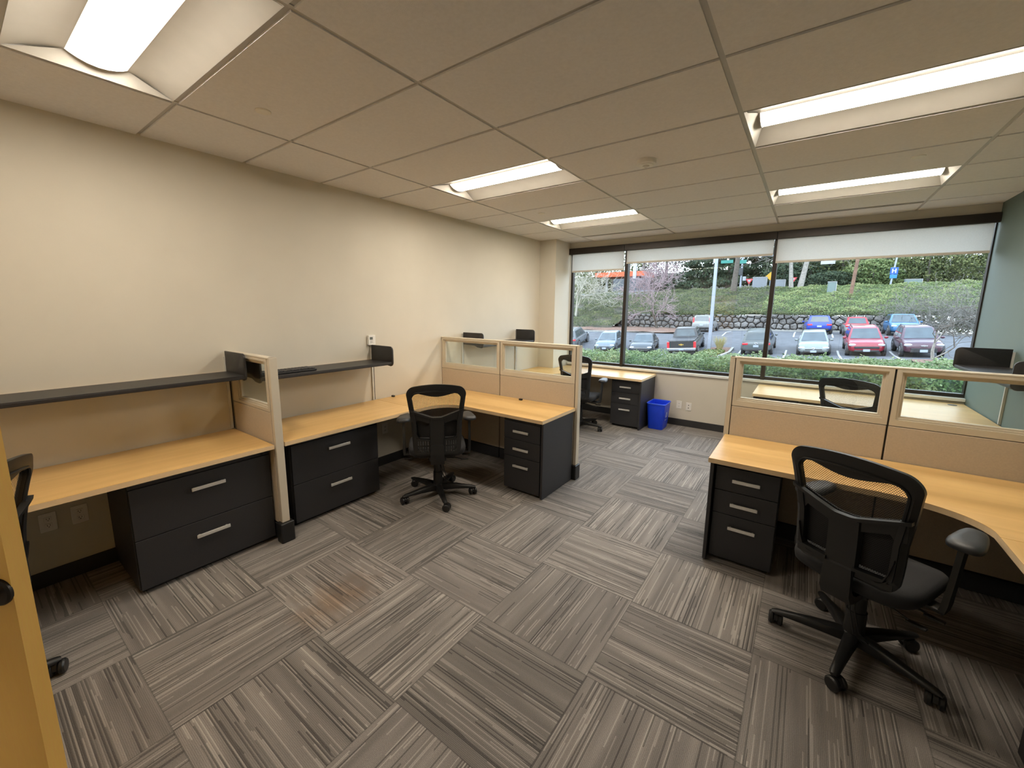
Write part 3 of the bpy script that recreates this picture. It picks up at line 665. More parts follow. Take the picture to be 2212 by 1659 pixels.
obj('recycling_symbol', b, K['print'], t)

# ------------------------------------------------------------------ open door at the left edge of the photo
e = Vector((1.956, -0.861)); d = Vector((math.cos(math.radians(214)), math.sin(math.radians(214)))); n_ = Vector((-d.y, d.x))
def dq(a, s): q = e + d * a + n_ * s; return (q.x, q.y)
b = BM(); prism(b, [dq(0, 0), dq(0.88, 0), dq(0.88, -0.040), dq(0, -0.040)][::1], 0.012, 2.095, bev=0.002)
# keep the slab on the far side of the visible face
door = struct('door_1', b, K['door'])
zc = 0.945
b = BM(); q = dq(0.034, 0); ax = (n_.x, n_.y, 0)
lathe(b, [(0.037, -0.001), (0.037, 0.006), (0.033, 0.011), (0.001, 0.012)], (q[0], q[1], zc), ax, 32); rose = obj('door_handle', b, K['bronze'], door, smooth=True)
b = BM(); pts = [(*dq(0.034, 0.010), zc), (*dq(0.034, 0.052), zc), (*dq(0.085, 0.060), zc), (*dq(0.185, 0.060), zc - 0.004)]
tube(b, pts, 0.010, 12); obj('lever', b, K['bronze'], rose, smooth=True)
# ------------------------------------------------------------------ office chairs (local: faces +y, +x is its right)
def back_y(s, z):
    """surface of the back rest: reclined, waisted, sides wrap forward"""
    t = max(0.0, (z - 0.47) / 0.60)
    return -0.225 - 0.085 * t ** 1.4 + 0.020 * math.sin(t * PI) + 0.50 * s * s
def halfw(z):
    pts = [(0.46, 0.185), (0.50, 0.195), (0.62, 0.203), (0.74, 0.206), (0.86, 0.222), (1.00, 0.240), (1.08, 0.245)]
    for (z0, w0), (z1, w1) in zip(pts[:-1], pts[1:]):
        if z <= z1: return w0 + (w1 - w0) * (z - z0) / (z1 - z0)
    return pts[-1][1]
def outline(inset_s, z0, z1, r, crown, n=8):
    """closed outline (s, z), counter clockwise from lower right"""
    P = []
    hw0 = halfw(z0 + r) - inset_s; hw1 = halfw(z1 - r) - inset_s
    for k in range(n + 1):
        a = -PI / 2 + PI / 2 * k / n; P.append((hw0 - r + r * math.cos(a), z0 + r + r * math.sin(a)))
    for k in range(1, 10):
        z = z0 + r + (z1 - z0 - 2 * r) * k / 10; P.append((halfw(z) - inset_s, z))
    for k in range(n + 1):
        a = PI / 2 * k / n; P.append((hw1 - r + r * math.cos(a), z1 - r + r * math.sin(a)))
    for k in range(1, 6):
        P.append(((hw1 - r) * (1 - k / 6), z1))
    P = P + [(0.0, z1)] + [(-s, z) for s, z in P[::-1]]
    Q = []
    for s, z in P:
        f = max(0.0, (z - (z1 - 0.15)) / 0.15); Q.append((s, z + crown * f * (1 - (s / hw1) ** 2)))
    return Q
def chair(slots=True, ph=10):
    t = thing('office_chair', '', 'office chair', (0, 0, 0), 'mesh back office chairs')
    # star base, casters
    b = BM(); lathe(b, [(0.046, 0.062), (0.050, 0.075), (0.046, 0.112), (0.034, 0.120)], n=24)
    for k in range(5):
        a = 2 * PI * k / 5 - PI / 2 + math.radians(ph); u = Vector((math.cos(a), math.sin(a), 0)); v = Vector((-u.y, u.x, 0)); Z = Vector((0, 0, 1)); rings = []
        for r, hw, zb, zt in ((0.02, 0.034, 0.060, 0.114), (0.07, 0.031, 0.062, 0.116), (0.16, 0.026, 0.066, 0.110), (0.255, 0.022, 0.069, 0.098), (0.318, 0.020, 0.070, 0.090), (0.340, 0.014, 0.073, 0.084)):
            c = u * r
            rings.append([c + v * q * hw + Z * z for q, z in ((-0.8, zb), (0.8, zb), (1, zb + 0.35 * (zt - zb)), (0.86, zt - 0.006), (0.5, zt), (-0.5, zt), (-0.86, zt - 0.006), (-1, zb + 0.35 * (zt - zb)))])
        loft(b, rings)
    obj('star_base', b, K['plast'], t, smooth=True, angle=50)
    for k in range(5):
        a = 2 * PI * k / 5 - PI / 2 + math.radians(ph); u = Vector((math.cos(a), math.sin(a), 0)); sw = a + 1.1 + 0.9 * k
        f = Vector((math.cos(sw), math.sin(sw), 0)); ax = Vector((-f.y, f.x, 0)); c = u * 0.318 + f * 0.012; c.z = 0.033
        b = BM()
        for s in (-1, 1):
            p = c + ax * (s * 0.021); lathe(b, [(0.004, -0.013), (0.026, -0.013), (0.033, -0.007), (0.033, 0.005), (0.027, 0.011), (0.004, 0.012)], p, ax * s, 20)
        cyl(b, c - ax * 0.012, c + ax * 0.012, 0.010); cyl(b, u * 0.318 + Vector((0, 0, 0.034)), u * 0.318 + Vector((0, 0, 0.076)), 0.008)
        hood = [c + ax * q + f * (0.028 * math.cos(g)) + Vector((0, 0, 0.036 * math.sin(g))) for q in (-0.008, 0.008) for g in [PI * j / 8 for j in range(9)]]
        loft(b, [hood[:9], hood[9:]])
        obj('caster', b, K['plast'], t, smooth=True, angle=40)
    b = BM(); lathe(b, [(0.042, 0.105), (0.041, 0.23), (0.035, 0.232), (0.034, 0.31), (0.028, 0.312), (0.028, 0.375)], n=22)
    obj('gas_lift', b, K['plast'], t, smooth=True)
    b = BM(); box(b, -0.075, 0.075, -0.13, 0.11, 0.365, 0.415, bev=0.012); box(b, -0.20, 0.20, -0.02, 0.05, 0.408, 0.420); box(b, -0.15, 0.15, -0.17, 0.16, 0.415, 0.425, bev=0.004)
    obj('tilt_mechanism', b, K['plast'], t)
    for s, y, l in ((1, 0.03, 0.26), (-1, 0.00, 0.26), (1, -0.09, 0.24)):
        b = BM(); tube(b, [(s * 0.06, y, 0.385), (s * 0.15, y, 0.38), (s * (l - 0.03), y - 0.01, 0.37)], 0.005, 8)
        box(b, min(s * (l - 0.04), s * (l + 0.03)), max(s * (l - 0.04), s * (l + 0.03)), y - 0.022, y + 0.004, 0.360, 0.370, bev=0.004)
        obj('lever', b, K['plast'], t, smooth=True)
    b = BM(); tube(b, [(0.03, -0.12, 0.385), (0.05, -0.17, 0.33), (0.075, -0.16, 0.22), (0.10, -0.12, 0.17)], 0.0035, 6); tube(b, [(0.0, -0.10, 0.385), (0.03, -0.16, 0.31), (0.06, -0.17, 0.21), (0.085, -0.13, 0.165)], 0.003, 6)
    obj('tilt_cable', b, K['plast'], t, smooth=True)
    # seat: waterfall cushion on a pan
    b = BM(); rings = []
    for z, g in ((0.424, 0.90), (0.440, 0.985), (0.465, 1.0), (0.487, 0.985), (0.500, 0.93), (0.506, 0.80), (0.508, 0.40)):
        rg = []
        for k in range(40):
            a = 2 * PI * k / 40; ca, sa = math.cos(a), math.sin(a); p = 0.45
            x = 0.248 * g * math.copysign(abs(ca) ** p, ca); y = 0.245 * g * math.copysign(abs(sa) ** p, sa) + 0.025
            rg.append((x, y, z - 0.030 * max(0, (y - 0.14) / 0.13) ** 2 + 0.012 * (x / 0.25) ** 2))
        rings.append(rg)
    loft(b, rings); obj('seat', b, K['seatf'], t, smooth=True, angle=60)
    # back frame ring
    b = BM(); zb = 0.462 if slots else 0.512; O = outline(0.0, zb, 1.046, 0.055, 0.036); I = outline(0.040, zb + 0.038, 0.994, 0.038, 0.020); n = len(O)
    mid = [((o[0] + i[0]) / 2, (o[1] + i[1]) / 2) for o, i in zip(O, I)]
    def P3(sz, dy): return (sz[0], back_y(*sz) + dy, sz[1])
    R_ = [[b.verts.new(P3(p, dy)) for p in pts] for pts, dy in ((O, 0.0), (O, -0.020), (mid, -0.030), (I, -0.020), (I, 0.004), (mid, 0.012))]
    for q in range(6):
        A, B_ = R_[q], R_[(q + 1) % 6]
        for k in range(n): b.faces.new((A[k], A[(k + 1) % n], B_[(k + 1) % n], B_[k]))
    fr = obj('back_frame', b, K['plast'], t, smooth=True, angle=50)
    # raised lip following the inner edge
    b = BM(); lip = outline(0.034, zb + 0.030, 1.002, 0.042, 0.022)
    tube(b, [P3(p, -0.026) for p in lip] + [P3(lip[0], -0.026)], 0.006, 6); obj('frame_lip', b, K['plast'], fr, smooth=True)
    # mesh, filling the frame
    b = BM(); rows = []
    for j in range(19):
        z = zb + 0.02 + (1.004 - zb) * j / 18; hw = halfw(z) - 0.030
        rows.append([b.verts.new((hw * (k / 6 - 1), back_y(hw * (k / 6 - 1), z) - 0.006, z + (0.012 * (1 - (k / 6 - 1) ** 2) if j > 15 else 0))) for k in range(13)])
    for A, B_ in zip(rows[:-1], rows[1:]):
        for k in range(12): b.faces.new((A[k], A[k + 1], B_[k + 1], B_[k]))
    obj('back_mesh', b, K['mesh'], t, smooth=True)
    # headrest-like lower edge of the top rail (wavy)
    b = BM(); A = []; B_ = []
    for k in range(25):
        s = -0.198 + 0.396 * k / 24; zt = 1.012 + 0.018 * (1 - (s / 0.2) ** 2); zl = 0.998 - 0.016 * math.cos(s / 0.198 * PI) * 1.0 + (-0.006)
        A.append((s, zt)); B_.append((s, zl))
    strip = lambda A, B_, d0, d1: loft(b, [[(p[0], back_y(*p) + d0, p[1]), (p[0], back_y(*p) + d1, p[1]), (q[0], back_y(*q) + d1, q[1]), (q[0], back_y(*q) + d0, q[1])] for p, q in zip(A, B_)])
    strip(A, B_, -0.004, -0.016); obj('top_pad', b, K['plast'], fr, smooth=True)
    # lumbar shell: yoke, spine, ledge with slots
    b = BM()
    yoke = [(s, 0.800 + max(0.0, (abs(s) - 0.035)) * 0.36) for s in [-0.218 + 0.436 * k / 30 for k in range(31)]]
    strip(yoke, [(s, z - 0.016) for s, z in yoke], -0.018, -0.046)
    A = [(s, 0.79 + max(0.0, abs(s) - 0.035) * 0.36) for s in [-0.205 + 0.41 * k / 24 for k in range(25)]]
    low = lambda s: 0.745 if abs(s) < 0.185 else 0.66
    strip(A, [(s, z - (0.055 if abs(s) < 0.17 else 0.09)) for s, z in A], -0.016, -0.028)
    sp = [(-0.075 + 0.15 * k / 8, 0.0) for k in range(9)]
    zs = [zb + 0.013 + (0.772 - zb) * k / 10 for k in range(11)]
    for d in (0,):
        loft(b, [[(-0.064, back_y(0.064, z) - 0.016, z), (0.064, back_y(0.064, z) - 0.016, z), (0.056, back_y(0.05, z) - 0.038, z), (-0.056, back_y(0.05, z) - 0.038, z)] for z in zs])
    for s in (-1, 1):                                       # outer ribs down to the ledge
        rib = [(s * (halfw(z) - 0.030), z) for z in [(0.615 if slots else 0.57) + (0.24 if slots else 0.285) * k / 10 for k in range(11)]]
        loft(b, [[(p[0] - s * 0.012, back_y(*p) - 0.012, p[1]), (p[0] + s * 0.012, back_y(*p) - 0.012, p[1]), (p[0] + s * 0.010, back_y(*p) - 0.036, p[1]), (p[0] - s * 0.010, back_y(*p) - 0.036, p[1])] for p in rib])
        if slots: led = [(s * (0.058 + 0.118 * k / 10), 0.608 + 0.055 * max(0, (k / 10 - 0.72) / 0.28) ** 1.5 + 0.014 * k / 10) for k in range(11)]
        else: led = [(s * (0.050 + 0.130 * k / 10), 0.570 + 0.10 * max(0, (k / 10 - 0.80) / 0.20) ** 1.5 + 0.006 * k / 10) for k in range(11)]
        strip(led, [(p[0], p[1] - 0.014) for p in led], -0.014, -0.048)
    pad = BM()                                              # opaque lumbar pad in front of the mesh, below the yoke
    zt = lambda s: 0.795 + max(0.0, abs(s) - 0.035) * 0.36
    loft(pad, [[(s, back_y(s, zz) + dd, zz) for zz, dd in ((zt(s), 0.004), (zt(s), 0.016), (0.70, 0.018), (0.615 if slots else 0.575, 0.016), (0.615 if slots else 0.575, 0.004), (0.70, 0.004))] for s in [-0.186 + 0.372 * k / 16 for k in range(17)]])
    obj('lumbar_pad', pad, K['seatf'], t, smooth=True)
    obj('lumbar_support', b, K['plast'], t, smooth=True, angle=40)
    def hb(b, s0, s1, z0, z1):
        m = 6; q = [s0 + (s1 - s0) * k / m for k in range(m + 1)]
        loft(b, [[(p, back_y(p, z1) - 0.014, z1), (p, back_y(p, z1) - 0.030, z1), (p, back_y(p, z0) - 0.030, z0), (p, back_y(p, z0) - 0.014, z0)] for p in q])
    for s in (-1, 1):                                       # slotted lower plates
        b = BM()
        if slots:
            for z0, z1 in ((0.478, 0.498), (0.542, 0.556), (0.592, 0.612)): hb(b, *sorted((s * 0.055, s * 0.178)), z0, z1)
            for k in range(6): c = s * (0.066 + 0.0195 * k); hb(b, c - 0.0055, c + 0.0055, 0.49, 0.60)
            hb(b, *sorted((s * 0.162, s * 0.186)), 0.484, 0.66)
            obj('slotted_plate', b, K['plast'], t)
        else:
            hb(b, *sorted((s * 0.050, s * 0.182)), 0.528, 0.556); obj('lower_plate', b, K['plast'], t)
    # spine bar from the mechanism to the back
    b = BM(); loft(b, [[(-w_, y, z - h), (w_, y, z - h), (w_, y + dy, z + h), (-w_, y + dy, z + h)] for y, z, h, dy, w_ in ((-0.09, 0.388, 0.016, 0, 0.055), (-0.19, 0.388, 0.017, 0.0, 0.057), (-0.245, 0.400, 0.018, 0.024, 0.058), (-0.268, 0.435, 0.010, 0.024, 0.058), (-0.272, 0.50, 0.006, 0.022, 0.057), (-0.268, 0.56, 0.006, 0.020, 0.052))])
    obj('back_spine', b, K['plast'], t, smooth=True, angle=40)
    for s in (-1, 1):
        b = BM()
        loft(b, [[(s * (x - hx), y - hy, z), (s * (x + hx), y - hy, z), (s * (x + hx), y + hy, z), (s * (x - hx), y + hy, z)] for x, y, z, hx, hy in ((0.280, 0.0, 0.400, 0.011, 0.034), (0.286, 0.0, 0.44, 0.011, 0.032), (0.289, 0.02, 0.54, 0.010, 0.026), (0.290, 0.06, 0.690, 0.010, 0.032))])
        box(b, min(s * 0.17, s * 0.29), max(s * 0.17, s * 0.29), -0.035, 0.035, 0.400, 0.416, bev=0.004)
        arm = obj('armrest', b, K['plast'], t, smooth=True, angle=40)
        b = BM(); rings = []
        for z, g in ((0.682, 0.80), (0.690, 0.97), (0.702, 1.0), (0.713, 0.95), (0.719, 0.78), (0.7195, 0.4)):
            rg = []
            for k in range(28):
                a = 2 * PI * k / 28; ca, sa = math.cos(a), math.sin(a)
                y = 0.128 * g * math.copysign(abs(sa) ** 0.7, sa); wd = 0.055 - 0.012 * (y / 0.128)
                rg.append((s * 0.288 + wd * g * math.copysign(abs(ca) ** 0.6, ca) - s * 0.010 * (y / 0.128), y + 0.115, z - (0.004 if g > 0.9 else 0) + 0.004 * abs(y / 0.128)))
            rings.append(rg)
        loft(b, rings); obj('armrest_pad', b, K['pad'], arm, smooth=True, angle=60)
    return t
ch = chair(); ch2 = chair(False, 12)
rad = math.radians
spots = [((0.990, 1.590, 0.0), 136, 'black mesh office chair at the left corner desk, its back to the camera'),
         ((3.890, 1.600, 0.0), 63, 'black mesh office chair in the right foreground, largest in the photo'),
         ((0.955, -1.090, 0.0), 238, 'black office chair at the left edge, mostly hidden behind the open door'),
         ((1.055, 4.330, 0.0), 96, 'black mesh office chair at the window desk, behind the end post of the long partition'),
         ((4.020, 4.190, 0.0), 68, 'black mesh office chair behind the right partition, its top seen through the glass')]
for k, (p, a, l) in enumerate(spots):
    if k < 2:
        c_ = (ch, ch2)[k]; c_.location = p
        if k: [setattr(o.location, 'z', 0.025) for o in c_.children if o.name.startswith('armrest')]
        c_.rotation_euler = (0, 0, rad(a - 90)); c_['label'] = l
    else:
        c_ = dup(ch, p, rad(a - 90), l)
        if k == 2:
            for o in c_.children:
                if o.name.startswith(('star_base', 'caster')): o.rotation_euler = (0, 0, rad(26))
        if k != 3:                                          # armrests set lower, under the desk edge
            for o in c_.children:
                if o.name.startswith('armrest'): o.location.z = -0.055
# ------------------------------------------------------------------ outside: car park, slope, planting, cars
rng = np.random.default_rng(7); random.seed(7)
def xc(x): return max(x, -5.0) + 0.25 * min(0.0, x + 5.0)
def gz(x, y):
    t = min(1.0, max(0.0, (y - 33.0) / 10.0))
    return (1 - t) * (-1.40 + 0.06 * xc(x)) + t * (-0.33 + 0.02 * xc(x))
def sheet(name, m, xs_, ys_, f, parent=None, **k):
    b = BM(); G = [[b.verts.new((x, y, f(x, y))) for x in xs_] for y in ys_]
    for A, B_ in zip(G[:-1], G[1:]):
        for i in range(len(xs_) - 1): b.faces.new((A[i], A[i + 1], B_[i + 1], B_[i]))
    return obj(name, b, m, parent, **k)
lin = lambda a, b, n: [a + (b - a) * k / n for k in range(n + 1)]
def raw_mesh(name, verts, faces4, m, parent=None, rnd=None, origin=None):
    verts = np.asarray(verts, dtype=np.float32).reshape(-1, 3).copy(); faces4 = np.asarray(faces4, dtype=np.int32).reshape(-1, 4)
    off = offs(parent) if parent is not None else Vector(origin or (0, 0, 0)); verts -= np.array(off, dtype=np.float32)
    me = bpy.data.meshes.new(name); me.vertices.add(len(verts)); me.vertices.foreach_set('co', verts.ravel())
    me.loops.add(faces4.size); me.loops.foreach_set('vertex_index', faces4.ravel())
    me.polygons.add(len(faces4)); me.polygons.foreach_set('loop_start', np.arange(0, faces4.size, 4, dtype=np.int32)); me.polygons.foreach_set('loop_total', np.full(len(faces4), 4, dtype=np.int32))
    me.materials.append(m)
    if rnd is not None:
        a = me.attributes.new('rnd', 'FLOAT', 'FACE'); a.data.foreach_set('value', np.asarray(rnd, dtype=np.float32))
    me.update(calc_edges=True); me.validate()
    o = bpy.data.objects.new(name, me); C.objects.link(o)
    if parent is not None: o.parent = parent
    else: o.location = off
    return o
def leaves(name, P, size, m, parent=None, normal=None, aspect=0.55, tone=None, origin=None):
    """one quad per point, random tilt, optionally leaning to a normal"""
    P = np.asarray(P, dtype=float); N = len(P)
    n = rng.normal(size=(N, 3))
    if normal is not None: n = n * 0.55 + np.asarray(normal)
    n /= np.linalg.norm(n, axis=1, keepdims=True)
    r = rng.normal(size=(N, 3)); u = np.cross(n, r); u /= np.linalg.norm(u, axis=1, keepdims=True); v = np.cross(n, u)
    s = size * rng.uniform(0.65, 1.3, size=(N, 1))
    q = np.stack([P - u * s * 0.5, P - v * s * 0.5 * aspect + u * s * 0.08, P + u * s * 0.5, P + v * s * 0.5 * aspect + u * s * 0.08], axis=1)
    t = rng.uniform(size=N) if tone is None else np.clip(np.asarray(tone) + rng.normal(size=N) * 0.18, 0, 1)
    return raw_mesh(name, q.reshape(-1, 3), np.arange(4 * N).reshape(-1, 4), m, parent, t, origin)
def twigs(name, segs, m, parent=None, origin=None):
    """list of (p0, p1, r0, r1) as four sided tapering sticks in one mesh"""
    A = np.array([np.r_[s[0], s[1], s[2], s[3]] for s in segs], dtype=float); p0 = A[:, :3]; p1 = A[:, 3:6]; r0 = A[:, 6:7]; r1 = A[:, 7:8]
    d = p1 - p0; d /= np.maximum(np.linalg.norm(d, axis=1, keepdims=True), 1e-6)
    h = np.where(np.abs(d[:, 2:3]) < 0.9, np.array([[0, 0, 1.0]]), np.array([[1.0, 0, 0]])); u = np.cross(d, h); u /= np.linalg.norm(u, axis=1, keepdims=True); v = np.cross(d, u)
    V = np.stack([p0 + u * r0, p0 + v * r0, p0 - u * r0, p0 - v * r0, p1 + u * r1, p1 + v * r1, p1 - u * r1, p1 - v * r1], axis=1)
    f = np.array([[0, 1, 5, 4], [1, 2, 6, 5], [2, 3, 7, 6], [3, 0, 4, 7]]); F = (np.arange(len(A))[:, None, None] * 8 + f[None]).reshape(-1, 4)
    return raw_mesh(name, V.reshape(-1, 3), F, m, parent, None, origin)
def grow(p, d, L, r, depth, segs, spread=0.55, up=0.1, kids=(2, 3), fine=0.0022, shrink=0.72, wob=0.16):
    p = np.array(p, float); d = np.array(d, float); n = 3 if depth > 1 else 2
    for k in range(n):
        d = d + rng.normal(size=3) * wob + np.array([0, 0, up * 0.3]); d /= np.linalg.norm(d); q = p + d * L / n
        r2 = max(fine, r * (0.86 if k < n - 1 else 0.74)); segs.append((p, q, r, r2)); p, r = q, r2
        if depth > 0 and k < n - 1 and rng.random() < 0.75:
            e = d + rng.normal(size=3) * spread * 1.2; e[2] += up; e /= np.linalg.norm(e); grow(p, e, L * shrink * 0.9, max(fine, r * 0.55), depth - 1, segs, spread, up, kids, fine, shrink, wob)
    if depth > 0:
        for _ in range(rng.integers(kids[0], kids[1] + 1)):
            e = d + rng.normal(size=3) * spread; e[2] += up; e /= np.linalg.norm(e); grow(p, e, L * shrink, max(fine, r * 0.75), depth - 1, segs, spread, up, kids, fine, shrink, wob)
K['asph'] = mat('asphalt', (0.075, 0.079, 0.088), 0.9, var=0.22, scale=1.3, bump=0.4, bscale=60)
K['paint'] = mat('road_paint', (0.36, 0.36, 0.355), 0.7, var=0.12, scale=6)
K['conc'] = mat('kerb_concrete', (0.27, 0.268, 0.25), 0.8, var=0.12, scale=4)
K['mulch'] = mat('bark_mulch', (0.13, 0.072, 0.048), 0.95, var=0.45, scale=9, bump=0.8, bscale=30)
K['soil'] = mat('planting_soil', (0.06, 0.055, 0.035), 0.95, var=0.3, scale=3)
K['rock'] = mat('grey_boulder', (0.145, 0.138, 0.132), 0.9, var=0.40, scale=1.1, bump=0.9, bscale=9)
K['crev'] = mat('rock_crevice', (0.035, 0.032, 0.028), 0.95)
K['bark'] = mat('grey_bark', (0.24, 0.225, 0.20), 0.9, var=0.3, scale=6)
K['barkd'] = mat('dark_bark', (0.085, 0.072, 0.060), 0.9, var=0.3, scale=6)
K['barkl'] = mat('pale_bark', (0.36, 0.34, 0.28), 0.9, var=0.2, scale=6)
K['pink'] = mat('pink_twigs', (0.27, 0.20, 0.21), 0.9, var=0.2, scale=3)
K['hedge'] = leaf_mat('hedge_leaf', [(0.034, 0.065, 0.029), (0.086, 0.144, 0.051), (0.144, 0.203, 0.081), (0.247, 0.291, 0.145)])
K['juni'] = leaf_mat('juniper_leaf', [(0.024, 0.037, 0.017), (0.058, 0.077, 0.036), (0.102, 0.117, 0.053), (0.164, 0.167, 0.081)], 0.8)
K['ivy'] = leaf_mat('ivy_leaf', [(0.041, 0.068, 0.024), (0.095, 0.136, 0.046), (0.164, 0.198, 0.072), (0.247, 0.260, 0.119)], 0.6)
K['dark_l'] = leaf_mat('conifer_leaf', [(0.015, 0.026, 0.015), (0.034, 0.052, 0.027), (0.069, 0.089, 0.046)], 0.8, 0.15)
K['mid_l'] = leaf_mat('bush_leaf', [(0.041, 0.058, 0.024), (0.089, 0.111, 0.043), (0.164, 0.179, 0.070), (0.232, 0.229, 0.096)], 0.8)
K['yel_l'] = leaf_mat('yellow_leaf', [(0.110, 0.111, 0.022), (0.206, 0.198, 0.038), (0.288, 0.247, 0.065)], 0.8)
# ground
po = sheet('parking_lot', K['asph'], lin(-30, 30, 60), lin(26, 49.5, 24), gz); po['kind'] = 'structure'
po2 = sheet('planting_bed', K['soil'], lin(-30, 30, 40), [5.5, 6.5, 9, 14, 20, 27.6, 28.4], lambda x, y: (0.10 + (gz(x, 28.4) + 0.12 - 0.10) * min(1, max(0, (y - 6.5) / 20.0)))); po2['kind'] = 'structure'
b = BM()
def stripe(b, x0, y0, x1, y1, wd=0.11):
    d = Vector((x1 - x0, y1 - y0)).normalized(); n_ = Vector((-d.y, d.x)) * wd / 2; m_ = 8
    for k in range(m_):
        q = [(x0 + (x1 - x0) * (k + s) / m_, y0 + (y1 - y0) * (k + s) / m_) for s in (0, 1)]
        vs = [(q[0][0] + n_.x, q[0][1] + n_.y), (q[0][0] - n_.x, q[0][1] - n_.y), (q[1][0] - n_.x, q[1][1] - n_.y), (q[1][0] + n_.x, q[1][1] + n_.y)]
        b.faces.new([b.verts.new((x, y, gz(x, y) + 0.012)) for x, y in vs])
for x in (-8.2, -5.2, -0.25, 2.55, 5.4, 8.0, 11.2): stripe(b, x, 29.3, x + 0.0, 34.6)
for x in (-5.9, -2.6, 0.4, 2.75, 5.35, 8.1, 11.3): stripe(b, x, 41.0, x, 46.5)
ln = obj('stall_lines', b, K['paint'], po)
b = BM()
def kerb(b, pts, hgt=0.15, wd=0.15):
    loft(b, [[(x, y, gz(x, y) - 0.1), (x, y + wd, gz(x, y) - 0.1), (x, y + wd, gz(x, y) + hgt), (x, y, gz(x, y) + hgt)] for x, y in pts])
kerb(b, [(x, 28.5) for x in lin(-30, 30, 40)]); 
kk = obj('kerb', b, K['conc']); kk['kind'] = 'structure'
b = BM(); kerb(b, [(x, 48.0) for x in lin(-4.8, 9.9, 20)]); kerb(b, [(10.2, 46.2), (13, 45.6), (18, 45.2), (24, 45.0)]); kerb(b, [(-22, 41.0), (-14, 41.2), (-8, 41.9), (-6.2, 43.2)])
kk = obj('kerb', b, K['conc']); kk['kind'] = 'structure'
mb = sheet('mulch_bed', K['mulch'], lin(-22, -6.0, 16), lin(41.4, 49.3, 8), lambda x, y: gz(x, y) + 0.13 + 0.05 * math.sin(x * 2.1 + y)); mb['kind'] = 'structure'
# kerbed island with lamp post
b = BM(); kerb(b, [(-1.9, 30.2), (-1.9, 34.9)]); loft(b, [[(x, y, gz(x, y) - 0.1), (x + 0.16, y, gz(x, y) - 0.1), (x + 0.16, y, gz(x, y) + 0.16), (x, y, gz(x, y) + 0.16)] for x, y in ((-1.15, 29.4), (-1.05, 31), (-0.95, 33), (-0.95, 34.8))])
kk = obj('kerb', b, K['conc']); kk['kind'] = 'structure'
isl = sheet('planting_bed', K['mulch'], lin(-2.6, -1.0, 4), lin(29.0, 35, 6), lambda x, y: gz(x, y) + 0.10); isl['kind'] = 'structure'
P = np.c_[rng.uniform(-2.5, -1.1, 900), rng.uniform(29.2, 33.0, 900), np.zeros(900)]; P[:, 2] = [gz(x, y) + 0.12 + 0.22 * rng.random() for x, y, _ in P]
tag(leaves('ground_cover', P, 0.16, K['ivy'], origin=(-1.8, 31, gz(-1.8, 31))), 'low green plants around the foot of the grey lamp post', 'ground cover', kind='stuff')
P0 = (-1.62, 33.6); z0 = gz(*P0) + 0.08; sg_ = []
for k in range(170):
    a = rng.uniform(0, 2 * PI); q = rng.uniform(0.1, 0.42); h = rng.uniform(0.6, 1.15); p = np.array([P0[0] + 0.12 * math.cos(a), P0[1] + 0.12 * math.sin(a), z0]); m_ = p + np.array([q * 0.4 * math.cos(a), q * 0.4 * math.sin(a), h * 0.65]); e_ = p + np.array([q * math.cos(a), q * math.sin(a), h])
    sg_ += [(p, m_, 0.010, 0.008), (m_, e_, 0.008, 0.004)]
tag(twigs('grass_tuft', sg_, mat('dry_grass', (0.40, 0.36, 0.17), 0.9, var=0.3, scale=20), origin=(*P0, z0)), 'tuft of dry ornamental grass beside the grey lamp post', 'grass tuft')

# near hedge under the window
HT = lambda x: 0.735 + 0.035 * x
b = BM(); rings = []
for x in lin(-6, 11, 60):
    o_ = 0.05 * math.sin(x * 2.3) + 0.03 * math.sin(x * 5.1)
    rings.append([(x, 6.75 + o_, -0.3), (x, 6.62 + o_, 0.35), (x, 6.72 + o_, HT(x) - 0.16), (x, 6.95 + o_, HT(x) - 0.06), (x, 8.1, HT(x) - 0.06 + 0.5 * o_), (x, 8.35, HT(x) - 0.2), (x, 8.4, -0.3)])
t = thing('hedge', 'clipped green hedge running along just outside the window', 'hedge', (2.5, 7.5, 0.0))
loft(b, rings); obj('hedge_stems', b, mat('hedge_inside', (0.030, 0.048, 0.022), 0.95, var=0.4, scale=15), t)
N = 78000; x = rng.uniform(-5.0, 9.0, N); s_ = rng.uniform(0, 1, N); front = s_ < 0.42
hb_ = 0.05 * np.sin(x * 2.3) + 0.03 * np.sin(x * 5.1); ht = 0.735 + 0.035 * x
y = np.where(front, 6.66 + hb_ + rng.normal(size=N) * 0.035, rng.uniform(6.72, 8.4, N) + hb_); z = np.where(front, rng.uniform(0.0, 1, N) * (ht - 0.02), ht - 0.04 + rng.normal(size=N) * 0.028)
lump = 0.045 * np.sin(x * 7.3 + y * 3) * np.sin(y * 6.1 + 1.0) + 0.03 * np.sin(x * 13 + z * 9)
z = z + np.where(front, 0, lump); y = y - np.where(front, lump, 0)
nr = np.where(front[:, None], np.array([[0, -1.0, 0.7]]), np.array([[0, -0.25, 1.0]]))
leaves('hedge_leaves', np.c_[x, y, z], 0.044, K['hedge'], t, nr, 0.6, tone=0.5 + 6 * lump)  # leaf tone follows the lumps, darker in the hollows
